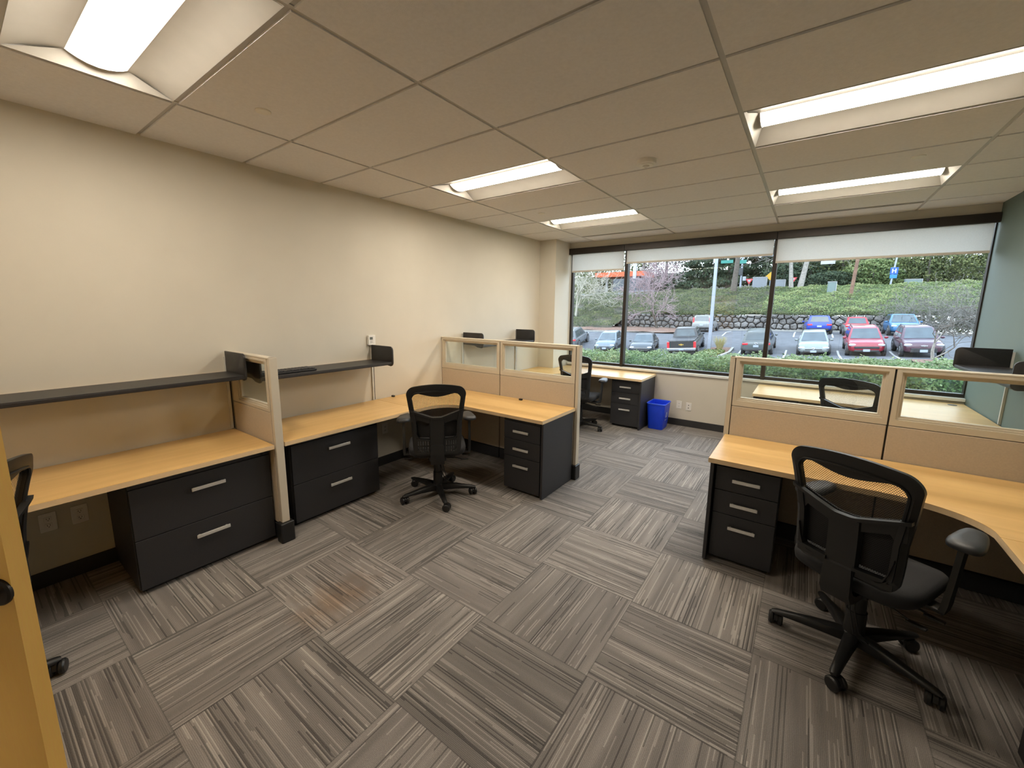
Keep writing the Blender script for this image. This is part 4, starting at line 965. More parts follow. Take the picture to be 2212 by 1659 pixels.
# ivy bed between hedge and kerb
N = 30000; x = rng.uniform(-8, 13, N); y = 8.6 + 19.6 * rng.uniform(0, 1, N) ** 0.8
z = np.array([(0.10 + (gz(a, 28.4) + 0.12 - 0.10) * min(1, max(0, (c - 6.5) / 20.0))) for a, c in zip(x, y)]) + np.where(y > 23, 0.03, 0.16) + rng.uniform(-0.08, 0.10, N)
keep = ~((x > 8.2 + (28 - y) * 0.0) & (y > 22)); 
tag(leaves('ground_cover', np.c_[x, y, z][keep], 0.10, K['ivy'], normal=np.array([[0, -0.3, 1.0]])), 'low ivy bed between the clipped hedge and the parked cars', 'ground cover', kind='stuff')
bm_ = sheet('mulch_bed', K['mulch'], lin(8.0, 18, 12), lin(20, 28.4, 8), lambda x, y: 0.19 + (gz(x, 28.4) + 0.12 - 0.10) * min(1, max(0, (y - 6.5) / 20.0))); bm_['kind'] = 'structure'

# dry stacked boulder wall: fitted cells
def clip(poly, a, b_, c):
    out = []
    for i in range(len(poly)):
        p, q = poly[i], poly[(i + 1) % len(poly)]; dp = a * p[0] + b_ * p[1] - c; dq_ = a * q[0] + b_ * q[1] - c
        if dp <= 0: out.append(p)
        if dp * dq_ < 0: t_ = dp / (dp - dq_); out.append((p[0] + (q[0] - p[0]) * t_, p[1] + (q[1] - p[1]) * t_))
    return out
seeds = []
for r_ in range(4):
    for k in range(58):
        seeds.append((-17.5 + 0.62 * k + 0.31 * (r_ % 2) + random.uniform(-.2, .2), -0.35 + 0.52 * r_ + random.uniform(-.14, .14)))
WT = lambda x: 1.30 + 0.06 * math.sin(x * 0.9) + 0.012 * x
b = BM()
for i, s0 in enumerate(seeds):
    poly = [(s0[0] - 1, -0.6), (s0[0] + 1, -0.6), (s0[0] + 1, WT(s0[0])), (s0[0] - 1, WT(s0[0]))]
    for j, s1 in enumerate(seeds):
        if i == j or abs(s1[0] - s0[0]) > 1.8: continue
        a_, b_ = s1[0] - s0[0], s1[1] - s0[1]; poly = clip(poly, a_, b_, (s1[0] ** 2 + s1[1] ** 2 - s0[0] ** 2 - s0[1] ** 2) / 2)
        if len(poly) < 3: break
    if len(poly) < 3: continue
    cx = sum(p[0] for p in poly) / len(poly); cz = sum(p[1] for p in poly) / len(poly)
    if min(p[0] for p in poly) < -16 or max(p[0] for p in poly) > 10.9: continue
    n_ = len(poly); yo = random.uniform(-.12, .12); jit = [random.uniform(-.05, .07) for _ in poly]
    rg = [[(cx + (p[0] - cx) * g_, 48.75 + yo + d_ + (jit[q] if d_ < 0 else 0), cz + (p[1] - cz) * g_) for q, p in enumerate(poly)] for g_, d_ in ((0.90, 0.35), (0.92, 0.0), (0.80, -0.17), (0.40, -0.24))]
    loft(b, rg)
t = thing('boulder_wall', 'low retaining wall of stacked grey boulders behind the parked cars', 'retaining wall', (0, 48.8, -0.3))
obj('boulders', b, K['rock'], t)
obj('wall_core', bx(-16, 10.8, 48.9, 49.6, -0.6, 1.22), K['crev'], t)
# slope above the wall
def hill(x, y):
    a = min(1.0, max(0.0, (y - 49.2) / 12.8)); h1 = 1.28 + 3.05 * a ** 0.85 + 0.012 * x
    a2 = min(1.0, max(0.0, (y - 44.0) / 18.0)); h2 = gz(x, 44) + 0.1 + 4.4 * a2
    k = min(1.0, max(0.0, (-10.5 - x) / 4.0)); return h1 * (1 - k) + h2 * k
hl = sheet('hillside', K['soil'], lin(-34, 26, 60), lin(49.2, 63, 16), hill); hl['kind'] = 'structure'
hl = sheet('hillside', K['soil'], lin(-34, -14.5, 20), lin(43.5, 49.2, 8), hill); hl['kind'] = 'structure'
rd = sheet('street', K['asph'], lin(-60, 50, 20), [62.8, 66, 72, 84], lambda x, y: 4.25 + 0.012 * x); rd['kind'] = 'structure'
hl = sheet('hillside', K['soil'], lin(-70, 60, 30), lin(84, 120, 6), lambda x, y: 4.25 + 0.012 * x + (y - 84) * 0.22); hl['kind'] = 'structure'
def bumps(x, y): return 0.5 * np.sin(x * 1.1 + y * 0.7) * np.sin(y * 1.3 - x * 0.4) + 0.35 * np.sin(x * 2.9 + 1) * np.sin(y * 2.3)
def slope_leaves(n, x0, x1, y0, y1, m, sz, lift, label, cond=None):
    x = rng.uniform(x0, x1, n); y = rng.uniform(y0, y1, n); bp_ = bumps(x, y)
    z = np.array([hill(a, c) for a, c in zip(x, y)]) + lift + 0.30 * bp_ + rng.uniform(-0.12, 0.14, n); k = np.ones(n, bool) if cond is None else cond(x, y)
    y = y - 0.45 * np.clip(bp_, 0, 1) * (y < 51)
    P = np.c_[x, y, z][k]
    return tag(leaves('ground_cover', P, sz, m, normal=np.array([[0, -0.8, 0.9]]), aspect=0.38 if m is K['juni'] else 0.6, tone=(0.45 + 0.45 * bp_)[k]), label, 'ground cover', kind='stuff')  # leaves on the bumps lighter, in the dips darker
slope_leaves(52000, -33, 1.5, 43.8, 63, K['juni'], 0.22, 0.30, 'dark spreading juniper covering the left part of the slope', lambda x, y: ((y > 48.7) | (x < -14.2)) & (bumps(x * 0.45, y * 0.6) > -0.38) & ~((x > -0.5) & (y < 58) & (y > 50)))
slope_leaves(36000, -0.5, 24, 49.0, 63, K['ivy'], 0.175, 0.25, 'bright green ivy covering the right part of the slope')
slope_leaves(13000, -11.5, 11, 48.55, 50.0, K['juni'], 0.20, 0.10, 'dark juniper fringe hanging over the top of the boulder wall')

# ------------------------------------------------------------------ trees beyond
def crown(kind, label, x, y, z, h, r, m, n, sz, shape='round', bark='barkd', group='trees beyond the street'):
    t = thing(kind, label, 'tree' if 'shrub' not in kind else 'shrub', (x, y, z), group)
    a = rng.uniform(0, 2 * PI, n); f = rng.uniform(0, 1, n)
    if shape == 'cone': rr = r * (1.05 - f) * (0.75 + 0.25 * np.sin(f * 55)); zz = z + h * (0.10 + 0.9 * f)
    else: rr = r * np.sqrt(np.clip(1 - (2 * f - 1) ** 2, 0, 1)) + 0.05; zz = z + h * (0.06 + 0.94 * f)
    rad_ = rr * rng.uniform(0.45, 1.0, n) ** 0.5; lump = 1 + 0.22 * np.sin(a * 3 + f * 9) * np.sin(f * 13 + a * 2)
    P = np.c_[x + rad_ * lump * np.cos(a), y + rad_ * lump * np.sin(a), zz]
    leaves('foliage', P, sz, m, t, np.c_[np.cos(a) * 0.5, np.sin(a) * 0.5 - 0.2, np.full(n, 0.5)], 0.6, tone=0.42 + 1.1 * (lump - 1))  # foliage lighter where the crown swells out, darker where it dips
    b = BM(); tube(b, [(x, y, z - 0.3), (x + 0.1, y, z + h * 0.3), (x, y + 0.1, z + h * 0.8)], 0.2, 7, [0.035 * h, 0.028 * h, 0.01 * h]); obj('trunk', b, K[bark], t)
    return t
sz_ = lambda x: 4.25 + 0.012 * x
for x, y, h, r, l in ((-13, 86, 19, 5.5, 'dark conifer beyond the street behind the plum tree, right of the grey sign'), (-8.5, 84, 21, 5.0, 'tall dark conifer behind the street light post, left of the bare trunk'), (-3.5, 87, 22, 5.5, 'tall dark conifer behind the signal pole beyond the street'), (1.2, 85, 20, 5.0, 'dark conifer behind the grey cabinets beyond the street'), (5.5, 92, 19, 5.5, 'dark conifer in the second row behind the white street name sign')):
    crown('conifer_tree', l, x, y, sz_(x), h, r, K['dark_l'], 9000, 0.55, 'cone')
for x, y, h, r, l, m in ((-40, 84, 12, 7, 'green tree at the far left beyond the street', 'mid_l'), (-31, 90, 13, 7, 'green tree beyond the orange canopy at the left', 'mid_l'), (-22, 92, 14, 7, 'green tree beyond the dark sign at the left', 'dark_l'), (-35, 74, 6, 4.5, 'low bush left of the dark sign', 'mid_l'), (7.0, 80, 9, 5.0, 'bushy green tree left of the leaning wooden pole', 'mid_l'), (12.5, 84, 14, 6.5, 'green tree behind the blue hospital sign', 'mid_l'), (19, 82, 13, 6.5, 'green tree right of the blue hospital sign', 'mid_l'), (26, 80, 14, 7, 'green tree at the right end of the window view', 'mid_l'), (33, 78, 14, 7, 'green tree beyond the right window edge', 'mid_l'), (9.5, 88, 11, 4, 'yellow green tree just right of the wooden pole top', 'yel_l'), (25, 74, 10, 3.2, 'yellow green tree at the upper right of the window', 'yel_l'), (3.2, 78, 6.5, 3.5, 'dark green rounded bush behind the grey cabinets', 'dark_l'), (15.5, 75, 6, 4, 'green bush behind the long low utility box', 'mid_l'), (10.0, 73, 4.2, 3.2, 'low green bush between wooden pole and hospital sign', 'ivy'), (21.5, 72, 6.5, 4.5, 'broad green bush right of the long low utility box', 'mid_l'), (0.0, 76, 4.5, 3.0, 'dark low bush behind the yield sign', 'dark_l'), (5.8, 72.5, 2.8, 3.0, 'dark green bush behind the small utility cabinet', 'dark_l')):
    crown('leafy_tree' if h > 8 else 'shrub', l, x, y, sz_(x), h, r, K[m], int(2600 + 330 * h), 0.45 if h > 8 else 0.30)
def bare(kind, label, x, y, z, d, L, r, depth, m, group=None, **k):
    t = thing(kind, label, 'tree' if 'shrub' not in kind else 'shrub', (x, y, z), group); sg = []; grow((x, y, z - 0.2), d, L, r, depth, sg, **k)
    big = [s for s in sg if s[2] > r * 0.35]; small = [s for s in sg if s[2] <= r * 0.35]
    twigs('trunk', big, m[0], t); twigs('twigs', small, m[1], t)
    return t
bare('plum_tree', 'bare spreading plum tree with pinkish twigs in front of the boulder wall', -9.9, 46.2, gz(-9.9, 46) + 0.1, (0.05, 0, 1), 2.6, 0.17, 6, (K['barkd'], K['pink']), spread=0.62, up=0.12, kids=(2, 2), fine=0.013, shrink=0.80)
bare('birch_tree', 'pale bare tree at the left edge of the window', -21.0, 48.0, hill(-21.0, 48.0), (0.25, 0, 1), 3.2, 0.17, 5, (K['barkl'], K['barkl']), spread=0.62, up=0.05, kids=(2, 3), fine=0.014, shrink=0.82)
for x, y, h, r, lean, l, bk in ((-4.6, 60, 9, 0.30, 0.04, 'tall bare trunk left of the signal pole', 'barkd'), (1.55, 62, 9, 0.20, -0.10, 'thin grey trunk, left one of the twin trunks right of the cabinets', 'bark'), (2.35, 62, 9, 0.26, 0.12, 'thicker grey trunk, right one of the twin trunks right of the cabinets', 'bark')):
    t = thing('bare_tree', l, 'tree', (x, y, hill(x, y)), 'bare trunks along the street'); z = hill(x, y)
    b = BM(); tube(b, [(x, y, z - 0.3), (x + lean * 3, y, z + h * 0.3), (x + lean * 9, y, z + h)], r, 8, [r * 1.35, r, r * 0.7]); obj('trunk', b, K[bk], t, smooth=True)
    sg = []
    for q in range(7):
        f = rng.uniform(0.35, 0.95); a = rng.uniform(0, 2 * PI); grow((x + lean * h * f, y, z + h * f), (math.cos(a), math.sin(a) * 0.6, 0.35), 2.0, 0.06, 3, sg, spread=0.6, up=0.0, fine=0.012)
    twigs('branches', sg, K[bk], t)
t = thing('bare_shrub', 'big tangled grey bare shrub at the right behind the dark red car', 'shrub', (13.2, 46.5, gz(13, 46))); sg = []
for q in range(26):
    a = rng.uniform(0, 2 * PI); e_ = rng.uniform(0.15, 0.8); x0_ = 13.4 + rng.normal() * 1.5; grow((x0_, 47.2 + rng.normal() * 0.9, gz(13, 46) + 0.1), (math.cos(a) * 1.0, math.sin(a) * 0.7, e_), 1.7, 0.030, 4, sg, spread=0.7, up=0.02, kids=(2, 2), fine=0.008, shrink=0.8, wob=0.3)
twigs('twigs', sg, mat('shrub_twigs', (0.15, 0.14, 0.125), 0.9, var=0.3, scale=3), t)
N = 2500; a = rng.uniform(0, 2 * PI, N); f = rng.uniform(0, 1, N) ** 0.6
tag(leaves('shrub', np.c_[14.5 + 5.2 * f * np.cos(a), 49 + 2.2 * f * np.sin(a), gz(14, 46) + 0.2 + 2.0 * (1 - f * f) * rng.uniform(0.2, 1, N)], 0.3, K['juni'], origin=(14.5, 49, 0)), 'dark green shrub behind the tangled bare shrub', 'shrub')
bare('young_tree', 'small bare young tree in front of the dark red car', 8.82, 28.0, gz(8.8, 28.4) + 0.05, (-0.02, 0, 1), 1.25, 0.085, 3, (K['bark'], K['barkd']), spread=0.75, up=0.05, kids=(2, 2), fine=0.010, shrink=0.85)

# ------------------------------------------------------------------ street furniture
def pole_thing(name, label, cat, p0, p1, r0, r1, m, n=10):
    t = thing(name, label, cat, p0); b = BM(); cyl(b, p0, p1, r0, r1, n); obj('pole', b, m, t, smooth=True); return t
galv = mat('galvanised_steel', (0.24, 0.27, 0.32), 0.45, 0.3, var=0.06); K['galv'] = galv
zl = gz(-2.2, 33)
t = pole_thing('lamp_post', 'square grey steel lamp post in the car park, beside the black pickup', 'lamp post', (-2.23, 33, zl), (-2.25, 33, zl + 9), 0.16, 0.13, galv, 4)
obj('base_plate', bx(-2.45, -2.01, 32.8, 33.2, zl, zl + 0.30, bev=0.02), galv, t)
obj('light_head', bx(-2.6, -1.9, 32.4, 33.2, zl + 9.0, zl + 9.15, bev=0.03), galv, t)
wz = hill(6.95, 56)
pole_thing('utility_pole', 'leaning brown wooden utility pole on the ivy slope', 'pole', (6.95, 56, wz - 0.2), (7.35, 56, wz + 9), 0.17, 0.14, mat('weathered_wood', (0.16, 0.095, 0.065), 0.9, var=0.3, scale=3))
hz = hill(10.6, 62)
t = pole_thing('hospital_sign', 'blue hospital sign with a white H on a thin grey post', 'sign', (10.6, 62, hz - 0.2), (10.9, 62, hz + 4.5), 0.09, 0.08, galv)
bl_ = mat('sign_blue', (0.008, 0.07, 0.34), 0.5); wh_ = mat('sign_white', (0.36, 0.37, 0.375), 0.5)
b = BM(); box(b, 10.42, 11.08, 61.86, 61.89, 5.82, 6.55, bev=0.008, seg=1); s = obj('sign_plate', b, bl_, t)
b = BM(); box(b, 10.57, 10.67, 61.845, 61.86, 5.95, 6.42); box(b, 10.83, 10.93, 61.845, 61.86, 5.95, 6.42); box(b, 10.67, 10.83, 61.845, 61.86, 6.14, 6.24); obj('letter_h', b, wh_, s)
b = BM(); box(b, 10.45, 11.05, 61.86, 61.89, 5.38, 5.78, bev=0.008, seg=1); s = obj('arrow_plate', b, mat('arrow_blue', (0.015, 0.16, 0.45), 0.5), t)
def cabinet(label, x0, x1, y, z0, z1, m, group='utility cabinets', dp=0.7, kind='utility_cabinet', roof=True):
    t = thing(kind, label, 'utility box', ((x0 + x1) / 2, y, z0), group)
    obj('cabinet_shell', bx(x0, x1, y - dp / 2, y + dp / 2, z0, z1, bev=0.02), m, t)
    obj('cabinet_door', bx(x0 + 0.06, x1 - 0.06, y - dp / 2 - 0.02, y - dp / 2, z0 + 0.08, z1 - 0.1, bev=0.008, seg=1), m, t)
    b = BM(); box(b, x1 - 0.03, x1 + 0.03, y - dp / 2 - 0.03, y + dp / 2, z0, z1 + 0.03)
    if roof: box(b, x0 - 0.03, x1 + 0.03, y - dp / 2 - 0.03, y + dp / 2 + 0.03, z1, z1 + 0.06)
    obj('cabinet_trim', b, mat('cabinet_white', (0.30, 0.305, 0.31), 0.5), t)
gy = mat('cabinet_grey', (0.17, 0.19, 0.215), 0.5); gn = mat('cabinet_green', (0.12, 0.165, 0.16), 0.5)
cabinet('large pale grey utility cabinet beyond the slope, left of the window mullion', -2.9, -1.3, 64, 4.1, 6.05, gy)
cabinet('low grey utility cabinet just right of the window mullion, beside the twin trunks', -0.55, 0.75, 64, 4.1, 5.65, gy)
cabinet('small grey green utility cabinet standing alone on the ivy slope', 4.98, 5.75, 58, hill(5.4, 58) - 0.1, 4.90, gn)
cabinet('long low grey utility box near the blue hospital sign', 12.0, 13.4, 64, 4.2, 5.30, gn, kind='utility_box')
t = pole_thing('signal_pole', 'grey traffic signal pole beyond the slope, with green street signs', 'traffic light', (-4.78, 68, 4.0), (-4.85, 68, 9.5), 0.14, 0.11, galv)
obj('signal_head', bx(-5.10, -4.62, 67.5, 67.85, 6.7, 7.7, bev=0.04), mat('signal_black', (0.03, 0.035, 0.04), 0.5), t)
obj('signal_head', bx(-4.55, -4.15, 67.5, 67.85, 5.9, 6.5, bev=0.04), mat('signal_grey', (0.25, 0.27, 0.3), 0.5), t)
gs = mat('sign_green', (0.02, 0.18, 0.15), 0.5)
obj('street_sign', bx(-5.6, -4.3, 67.82, 67.86, 8.35, 8.85, bev=0.01), gs, t)
b = BM(); tube(b, [(-4.83, 68, 9.3), (-9.0, 68, 9.5), (-14, 68, 9.6)], 0.08, 8); obj('mast_arm', b, galv, t)
obj('street_sign', bx(-7.6, -6.0, 67.82, 67.86, 8.5, 8.95, bev=0.01), gs, t)
obj('camera_box', bx(-8.6, -8.2, 67.6, 67.9, 8.6, 9.3, bev=0.03), wh_, t)
obj('street_sign', bx(4.2, 5.7, 67.82, 67.86, 7.75, 8.45, bev=0.01), wh_, t); b = BM(); tube(b, [(-4.83, 68, 9.3), (0, 68, 9.2), (6.0, 68, 9.0)], 0.07, 8); obj('mast_arm', b, galv, t)
for x, l in ((-3.85, 'red and white yield sign left of the grey cabinets'), (1.35, 'red and white yield sign behind the low grey cabinet')):
    t = thing('yield_sign', l, 'sign', (x, 69, 4.2), 'yield signs'); b = BM(); cyl(b, (x, 69, 4.0), (x, 69, 6.2), 0.05, 0.05, 8); obj('post', b, K['conc'], t)
    b = BM(); prism_ax(b, [(x, 5.45), (x + 0.48, 6.25), (x - 0.48, 6.25)], 68.88, 68.92, 1); s = obj('sign_plate', b, mat('sign_red', (0.55, 0.05, 0.06), 0.5), t)
    b = BM(); prism_ax(b, [(x, 5.72), (x + 0.25, 6.12), (x - 0.25, 6.12)], 68.86, 68.88, 1); obj('sign_centre', b, wh_, s)
t = thing('warning_sign', 'yellow diamond sign at the edge of the window mullion', 'sign', (-1.35, 70, 4.2)); b = BM(); cyl(b, (-1.35, 70, 4.0), (-1.35, 70, 7.2), 0.05, 0.05, 8); obj('post', b, galv, t)
b = BM(); prism_ax(b, [(-1.35, 6.0), (-0.75, 6.6), (-1.35, 7.2), (-1.95, 6.6)], 69.88, 69.92, 1); obj('sign_plate', b, mat('sign_yellow', (0.45, 0.25, 0.012), 0.5), t)
# dark monument sign and forecourt canopy at the left
t = thing('monument_sign', 'dark grey roadside sign on a pale concrete base, seen through the bare branches', 'sign', (-20.5, 66, 4.1))
obj('sign_board', bx(-23.2, -17.2, 65.8, 66.4, 4.55, 6.65, bev=0.05), mat('sign_slate', (0.05, 0.058, 0.070), 0.6), t)
b = BM(); v = [(-23.9, 3.4), (-16.6, 4.2), (-16.6, 4.75), (-23.9, 4.45)]; prism_ax(b, v, 65.2, 66.6, 1); obj('sign_base', b, mat('pale_concrete', (0.24, 0.26, 0.30), 0.7), t)
b = BM(); box(b, -21.6, -21.3, 66.5, 66.8, 6.4, 11); box(b, -20.2, -19.7, 66.5, 66.8, 6.4, 11); obj('sign_post', b, mat('post_white', (0.30, 0.31, 0.33), 0.5), t)
t = thing('forecourt_canopy', 'orange edged forecourt canopy across the street at the far left', 'canopy', (-27, 80, 4.2))
obj('canopy_band', bx(-32, -22, 78, 84, 8.0, 8.9, bev=0.03), mat('canopy_orange', (0.45, 0.07, 0.015), 0.5), t)
b = BM(); box(b, -30.5, -30.1, 80, 80.4, 4.0, 8.0); box(b, -24, -23.6, 80, 80.4, 4.0, 8.0); obj('canopy_post', b, wh_, t)
obj('canopy_wall', bx(-30, -24.5, 82, 83, 4.0, 7.9), mat('kiosk_wall', (0.24, 0.22, 0.20), 0.7), t)
b = BM(); loft(b, [[(x, y, sz_(x) + h) for y, h in ((71.0, 0.0), (71.12, 0.0), (71.12, 0.75), (71.0, 0.75))] for x in lin(-45, -22, 10)])
tag(obj('guard_rail', b, galv, origin=(-33, 71, sz_(-33))), 'grey guard rail along the street at the far left', 'guard rail')
# ------------------------------------------------------------------ parked cars (local: nose towards +y)
carglass = mat('car_glass', (0.036, 0.050, 0.058), 0.05, var=0.3, scale=1.5, spec=0.75); tyre = mat('tyre', (0.018, 0.018, 0.019), 0.8); rim = mat('alloy_rim', (0.50, 0.51, 0.53), 0.3, 0.7)
hlamp = mat('headlamp', (0.36, 0.39, 0.42), 0.12, coat=1.0); tlamp = mat('tail_lamp', (0.55, 0.02, 0.03), 0.2, coat=1.0); trimb = mat('black_trim', (0.022, 0.022, 0.024), 0.5); chrome = mat('chrome', (0.75, 0.76, 0.78), 0.15, 0.9)
plate_m = mat('number_plate', (0.30, 0.34, 0.40), 0.5, var=0.12, scale=30); gold = mat('gold_emblem', (0.62, 0.40, 0.08), 0.3, 0.5)
def paint(name, c): return mat(name, c, 0.32, 0.0, var=0.03, spec=0.4, coat=0.35)
def car(label, x, y, head, L, Wd, Ht, kind, col, front=None, roof_col=None, name=None, group='parked cars', big=None, high=False):
    t = thing(name or {'pickup': 'pickup_truck'}.get(kind, 'car'), label, 'pickup truck' if kind == 'pickup' else 'car', (0, 0, 0), group)
    hw = Wd / 2; suv = kind in ('suv', 'pickup'); belt = Ht * (0.60 if kind != 'pickup' else 0.62); hood = Ht * (0.60 if suv else 0.60); nose = hood * (0.90 if suv else 0.78); gc = 0.24 if suv else 0.17
    y0, y1 = -L / 2, L / 2
    rear_top = {'suv': belt + 0.02, 'hatch': belt + 0.03, 'sedan': belt + 0.02, 'pickup': belt - 0.02}[kind]
    st = [(y0, .80, gc + .22, rear_top * .80), (y0 + .07, .90, gc + .10, rear_top * .95), (y0 + .30, .97, gc + .03, rear_top), (y0 + .9, 1.0, gc, rear_top), (0, 1.0, gc, belt), (y1 - 1.35, 1.0, gc, belt - .01), (y1 - 1.10, .99, gc, hood + .01), (y1 - .50, .95, gc + .02, hood * .97), (y1 - .20, .88, gc + .06, nose), (y1 - .05, .78, gc + .10, nose * .86), (y1, .66, gc + .16, nose * .70)]
    b = BM(); rings = []
    for yy, wf, zb, zt in st:
        w_ = hw * wf; d = zt - zb
        half = [(w_ * .70, zb), (w_ * .93, zb + .10 * d), (w_ * .985, zb + .32 * d), (w_, zb + .58 * d), (w_ * .985, zb + .80 * d), (w_ * .90, zt - .02 * d), (w_ * .62, zt + .010), (0.0, zt + .028)]
        rings.append([(a, yy, z) for a, z in half] + [(-a, yy, z) for a, z in half[-2::-1]])
    loft(b, rings); bmesh.ops.subdivide_edges(b, edges=b.edges[:], cuts=1, use_grid_fill=True, smooth=0.6) if False else None
    bo = obj('body', b, col, t, smooth=True, angle=38)
    m_ = bo.modifiers.new('round', 'SUBSURF'); m_.levels = 1; m_.render_levels = 2
    # cabin
    cb = {'suv': (y0 + .10, y0 + .38, y1 - 2.05, y1 - 1.18), 'hatch': (y0 + .12, y0 + .75, y1 - 2.10, y1 - 1.05), 'sedan': (y0 + .55, y0 + 1.25, y1 - 2.05, y1 - 1.15), 'pickup': (y0 + 1.95, y0 + 2.20, y1 - 2.35, y1 - 1.65)}[kind]
    rb, rt, ft, fb = cb; zb_ = belt - .06; zt_ = Ht - 0.035; wb = hw * .93; wt = hw * .70
    Q = {}
    for nm, yy, zz, ww in (('rb', rb, zb_, wb), ('rt', rt, zt_, wt), ('ft', ft, zt_, wt), ('fb', fb, zb_, wb)):
        Q[nm] = (Vector((-ww, yy, zz)), Vector((ww, yy, zz)))
    b = BM(); ids = {k_: [b.verts.new(p) for p in v_] for k_, v_ in Q.items()}; tm = [b.verts.new((0, (rt + ft) / 2 + e_, Ht)) for e_ in (-0.25, 0.25)]
    F_ = b.faces.new
    F_((ids['rb'][0], ids['rb'][1], ids['rt'][1], ids['rt'][0])); F_((ids['fb'][1], ids['fb'][0], ids['ft'][0], ids['ft'][1])); F_((ids['rb'][0], ids['rt'][0], ids['ft'][0], ids['fb'][0])); F_((ids['rb'][1], ids['fb'][1], ids['ft'][1], ids['rt'][1]))
    F_((ids['rt'][0], ids['rt'][1], tm[0])); F_((ids['ft'][1], ids['ft'][0], tm[1])); F_((ids['rt'][1], ids['ft'][1], tm[1], tm[0])); F_((ids['ft'][0], ids['rt'][0], tm[0], tm[1])); F_((ids['rb'][1], ids['rb'][0], ids['fb'][0], ids['fb'][1]))
    bmesh.ops.bevel(b, geom=[e_ for e_ in b.edges if not (e_.verts[0] in tm or e_.verts[1] in tm)], offset=0.035, segments=2, affect='EDGES')
    obj('cabin', b, roof_col or col, t, smooth=True, angle=40)
    def win(name, a, b_, c, d, u0, u1, v0, v1):
        """a, b_ lower corners, c, d upper corners (above b_, a)"""
        def P(u, v): lo = a.lerp(b_, u); hi = d.lerp(c, u); return lo.lerp(hi, v)
        nn = (b_ - a).cross(d - a).normalized()
        if nn.dot((a + c) / 2 - Vector((0, (rb + fb) / 2, zb_ + .2))) < 0: nn = -nn
        b = BM(); G = [[b.verts.new(P(u0 + (u1 - u0) * i / 4, v0 + (v1 - v0) * j / 3) + nn * 0.006) for i in range(5)] for j in range(4)]
        for j in range(3):
            for i in range(4): b.faces.new((G[j][i], G[j][i + 1], G[j + 1][i + 1], G[j + 1][i]))
        ext = bmesh.ops.extrude_face_region(b, geom=b.faces[:]); bmesh.ops.translate(b, verts=[v_ for v_ in ext['geom'] if isinstance(v_, bmesh.types.BMVert)], vec=nn * 0.008)
        obj(name, b, carglass, t)
    win('windshield', Q['fb'][0], Q['fb'][1], Q['ft'][1], Q['ft'][0], .07, .93, .12, .93)
    win('rear_window', Q['rb'][0], Q['rb'][1], Q['rt'][1], Q['rt'][0], .10, .90, .22, .90)
    for s in (0, 1):
        a, b_, c, d = Q['rb'][s], Q['fb'][s], Q['ft'][s], Q['rt'][s]
        for u0, u1 in ((.10, .48), (.52, .90)): win('side_window', a, b_, c, d, u0, u1, .16, .88)
    R_ = 0.33 if not suv else 0.37
    for yy in (y0 + L * .175, y1 - L * .185):
        for s in (-1, 1):
            b = BM(); cyl(b, (s * (hw - .10), yy, R_ + .02), (s * (hw + .004), yy, R_ + .02), R_ + .06, R_ + .055, 24); obj('wheel_arch', b, trimb, t)
            b = BM(); lathe(b, [(R_ * .62, .0), (R_ * .97, .01), (R_, -.03), (R_, -.18), (R_ * .9, -.21)], (s * (hw + .018), yy, R_), (s, 0, 0), 26); wh = obj('wheel', b, tyre, t, smooth=True)
            b = BM(); lathe(b, [(R_ * .66, -.01), (R_ * .64, .006), (R_ * .5, -.004), (R_ * .18, -.006), (.03, .006), (.001, .006)], (s * (hw + .018), yy, R_), (s, 0, 0), 20); obj('wheel_rim', b, rim, wh, smooth=True)
            b = BM(); ellip(b, (s * (hw + .07), fb - .30, belt + .06), .10, .07, .075); 
            if yy > 0: obj('side_mirror', b, col, t, smooth=True)
            else: b.free()
    for s in (-1, 1):
        b = BM(); ellip(b, (s * hw * .70, y1 - .17, nose * .84), .20, .13, .085, p=0.8); obj('headlight', b, hlamp, t, smooth=True)
        b = BM()
        if kind == 'pickup': box(b, *sorted((s * (hw - .20), s * (hw - .02))), y0 - .015, y0 + .12, belt - .50, belt - .05, bev=.02)
        elif high: box(b, *sorted((s * hw * .70, s * hw * .86)), y0 + .10, y0 + .40, Ht * .56, Ht * .86, bev=.03)
        else: box(b, *sorted((s * (hw * .52), s * (hw * .90))), y0 + .005, y0 + .22, rear_top * .76, rear_top * .90, bev=.03)
        obj('tail_light', b, tlamp, t)
    b = BM(); gw, g0, g1 = big or (.48, .64, .74); box(b, -hw * gw, hw * gw, y1 - .12, y1 + .014, nose * g0, nose * g1, bev=.03); obj('grille', b, trimb, t)
    b = BM(); box(b, -hw * .62, hw * .62, y1 - .10, y1 + .015, gc + .10, gc + .22, bev=.03); box(b, -hw * .70, hw * .70, y0 - .012, y0 + .10, gc + .12, gc + .27, bev=.03); obj('lower_trim', b, trimb, t)
    b = BM(); box(b, -.16, .16, y1 + .016, y1 + .028, gc + .12, gc + .27, bev=.004, seg=1)
    if front is not False: obj('front_plate', b, plate_m, t)
    else: b.free()
    pz = rear_top * .62 if kind != 'pickup' else .50; py = y0 if kind != 'pickup' else y0 - .10; b = BM(); box(b, -.16, .16, py - .022, py - .002, pz, pz + .15, bev=.004, seg=1); obj('rear_plate', b, plate_m, t)
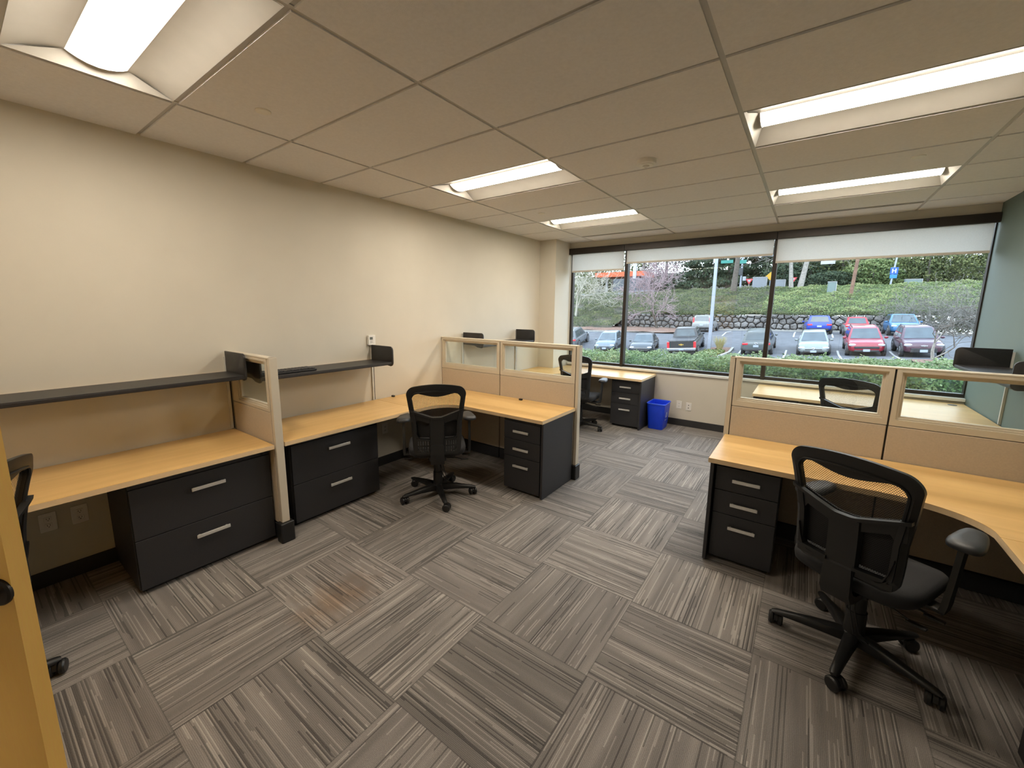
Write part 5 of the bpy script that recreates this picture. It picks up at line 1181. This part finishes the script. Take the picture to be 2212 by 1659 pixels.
    if kind == 'pickup':
        b = BM(); box(b, -hw * .80, hw * .80, y0 - .02, y0 + .05, .66, belt + .02, bev=.02); obj('tailgate', b, col, t)
        b = BM(); box(b, -hw * .97, hw * .97, y0 - .10, y0 + .10, .48, .66, bev=.03); obj('rear_bumper', b, chrome, t)
        b = BM(); box(b, -hw * .88, hw * .88, y0 + .06, y0 + 1.95, belt - .01, belt + .045, bev=.02); obj('bed_cover', b, trimb, t)
        b = BM(); prism_ax(b, [(-.17, .93), (-.06, .93), (-.06, .965), (.06, .965), (.06, .93), (.17, .93), (.17, .875), (.06, .875), (.06, .84), (-.06, .84), (-.06, .875), (-.17, .875)], y0 - .034, y0 - .02, 1); obj('emblem', b, gold, t)
    elif front in ('ring', 'wing', 'bow'):
        back = front == 'wing'; yy = y0 - .01 if back else y1 - .02; zz = rear_top * .86 if back else nose * .80; b = BM()
        if front == 'bow': box(b, -.14, .14, yy - .02, yy + .05, zz - .022, zz + .022, bev=.006); box(b, -.05, .05, yy - .02, yy + .052, zz - .04, zz + .04, bev=.006)
        else: tube(b, [(.085 * math.cos(a), yy + (.0 if back else .03), zz + .06 * math.sin(a)) for a in [2 * PI * k / 16 for k in range(17)]], .014, 6); tube(b, [(-.07, yy, zz + .02), (-.03, yy, zz - .005), (0, yy, zz - .03), (.03, yy, zz - .005), (.07, yy, zz + .02)], .010, 6)
        obj('emblem', b, gold if front == 'bow' and kind == 'x' else chrome, t)
    if kind == 'suv':
        for s in (-1, 1):
            b = BM(); tube(b, [(s * wt * .93, rt + .15, Ht - .03), (s * wt * .93, rt + .25, Ht + .035), (s * wt * .93, ft - .25, Ht + .035), (s * wt * .93, ft - .12, Ht - .03)], .018, 6); obj('roof_rail', b, trimb, t)
    c, s_ = math.cos(rad(head - 90)), math.sin(rad(head - 90)); f = Vector((-s_, c)); r_ = Vector((c, s_))
    zf = gz(x + f.x * L * .33, y + f.y * L * .33); zr = gz(x - f.x * L * .33, y - f.y * L * .33); zr_ = gz(x + r_.x * hw, y + r_.y * hw); zl_ = gz(x - r_.x * hw, y - r_.y * hw)
    Y_ = Vector((f.x * L * .66, f.y * L * .66, zf - zr)).normalized(); X_ = Vector((r_.x * Wd, r_.y * Wd, zr_ - zl_)); X_ = (X_ - Y_ * X_.dot(Y_)).normalized(); Z_ = X_.cross(Y_)
    t.matrix_world = Matrix(((X_.x, Y_.x, Z_.x, x), (X_.y, Y_.y, Z_.y, y), (X_.z, Y_.z, Z_.z, (zf + zr) / 2 - 0.01), (0, 0, 0, 1)))
    return t
car('black pickup truck seen from behind, left of the grey lamp post', -3.96, 33.9, 95, 5.8, 2.03, 1.87, 'pickup', paint('black_paint', (0.025, 0.026, 0.03)))
car('white sedan facing the window, right of the dark grey car', 4.08, 34.27, 270, 4.55, 1.76, 1.43, 'sedan', paint('white_paint', (0.15, 0.17, 0.168)), 'ring', big=(.50, .66, .76))
car('dark grey green car seen from behind, partly behind the window mullion', 0.90, 34.27, 90, 4.55, 1.84, 1.68, 'suv', paint('graphite_paint', (0.075, 0.088, 0.09)), 'wing')
car('bright red car facing the window, largest red one', 6.66, 34.24, 270, 4.48, 1.86, 1.64, 'suv', paint('red_paint', (0.20, 0.012, 0.024)), big=(.62, .60, .76))
car('dark maroon car facing the window, behind the young bare tree', 9.05, 33.65, 270, 4.25, 1.78, 1.66, 'suv', paint('maroon_paint', (0.060, 0.024, 0.036)), 'bow', big=(.60, .40, .66))
car('glossy black low car facing the window, left of the pickup', -7.15, 33.27, 280, 4.6, 1.85, 1.38, 'sedan', paint('gloss_black', (0.03, 0.035, 0.04)), False)
car('dark grey blue hatchback facing the window, second from the left', -10.16, 33.2, 281, 4.5, 1.76, 1.45, 'hatch', paint('slate_paint', (0.085, 0.11, 0.13)))
car('silver grey car at the far left, seen from behind', -14.1, 34.3, 100, 4.65, 1.83, 1.68, 'suv', paint('silver_paint', (0.10, 0.112, 0.125)))
car('white car with red tail lights in the back row, behind the lamp post', -4.85, 45.3, 91, 4.6, 1.9, 1.66, 'suv', paint('pearl_paint', (0.20, 0.21, 0.21)), high=True)
car('deep blue car in the back row, seen from behind', 4.32, 45.25, 93, 4.5, 1.85, 1.60, 'suv', paint('blue_paint', (0.012, 0.04, 0.30)))
car('small white car with a red soft top in the back row', 6.80, 43.9, 91, 3.6, 1.63, 1.49, 'hatch', paint('cream_paint', (0.19, 0.21, 0.205)), roof_col=mat('red_canvas', (0.38, 0.04, 0.05), 0.9))
car('steel blue car at the right of the back row, behind the bare branches', 9.75, 44.9, 270, 4.6, 1.9, 1.70, 'suv', paint('steel_blue_paint', (0.030, 0.115, 0.25)))
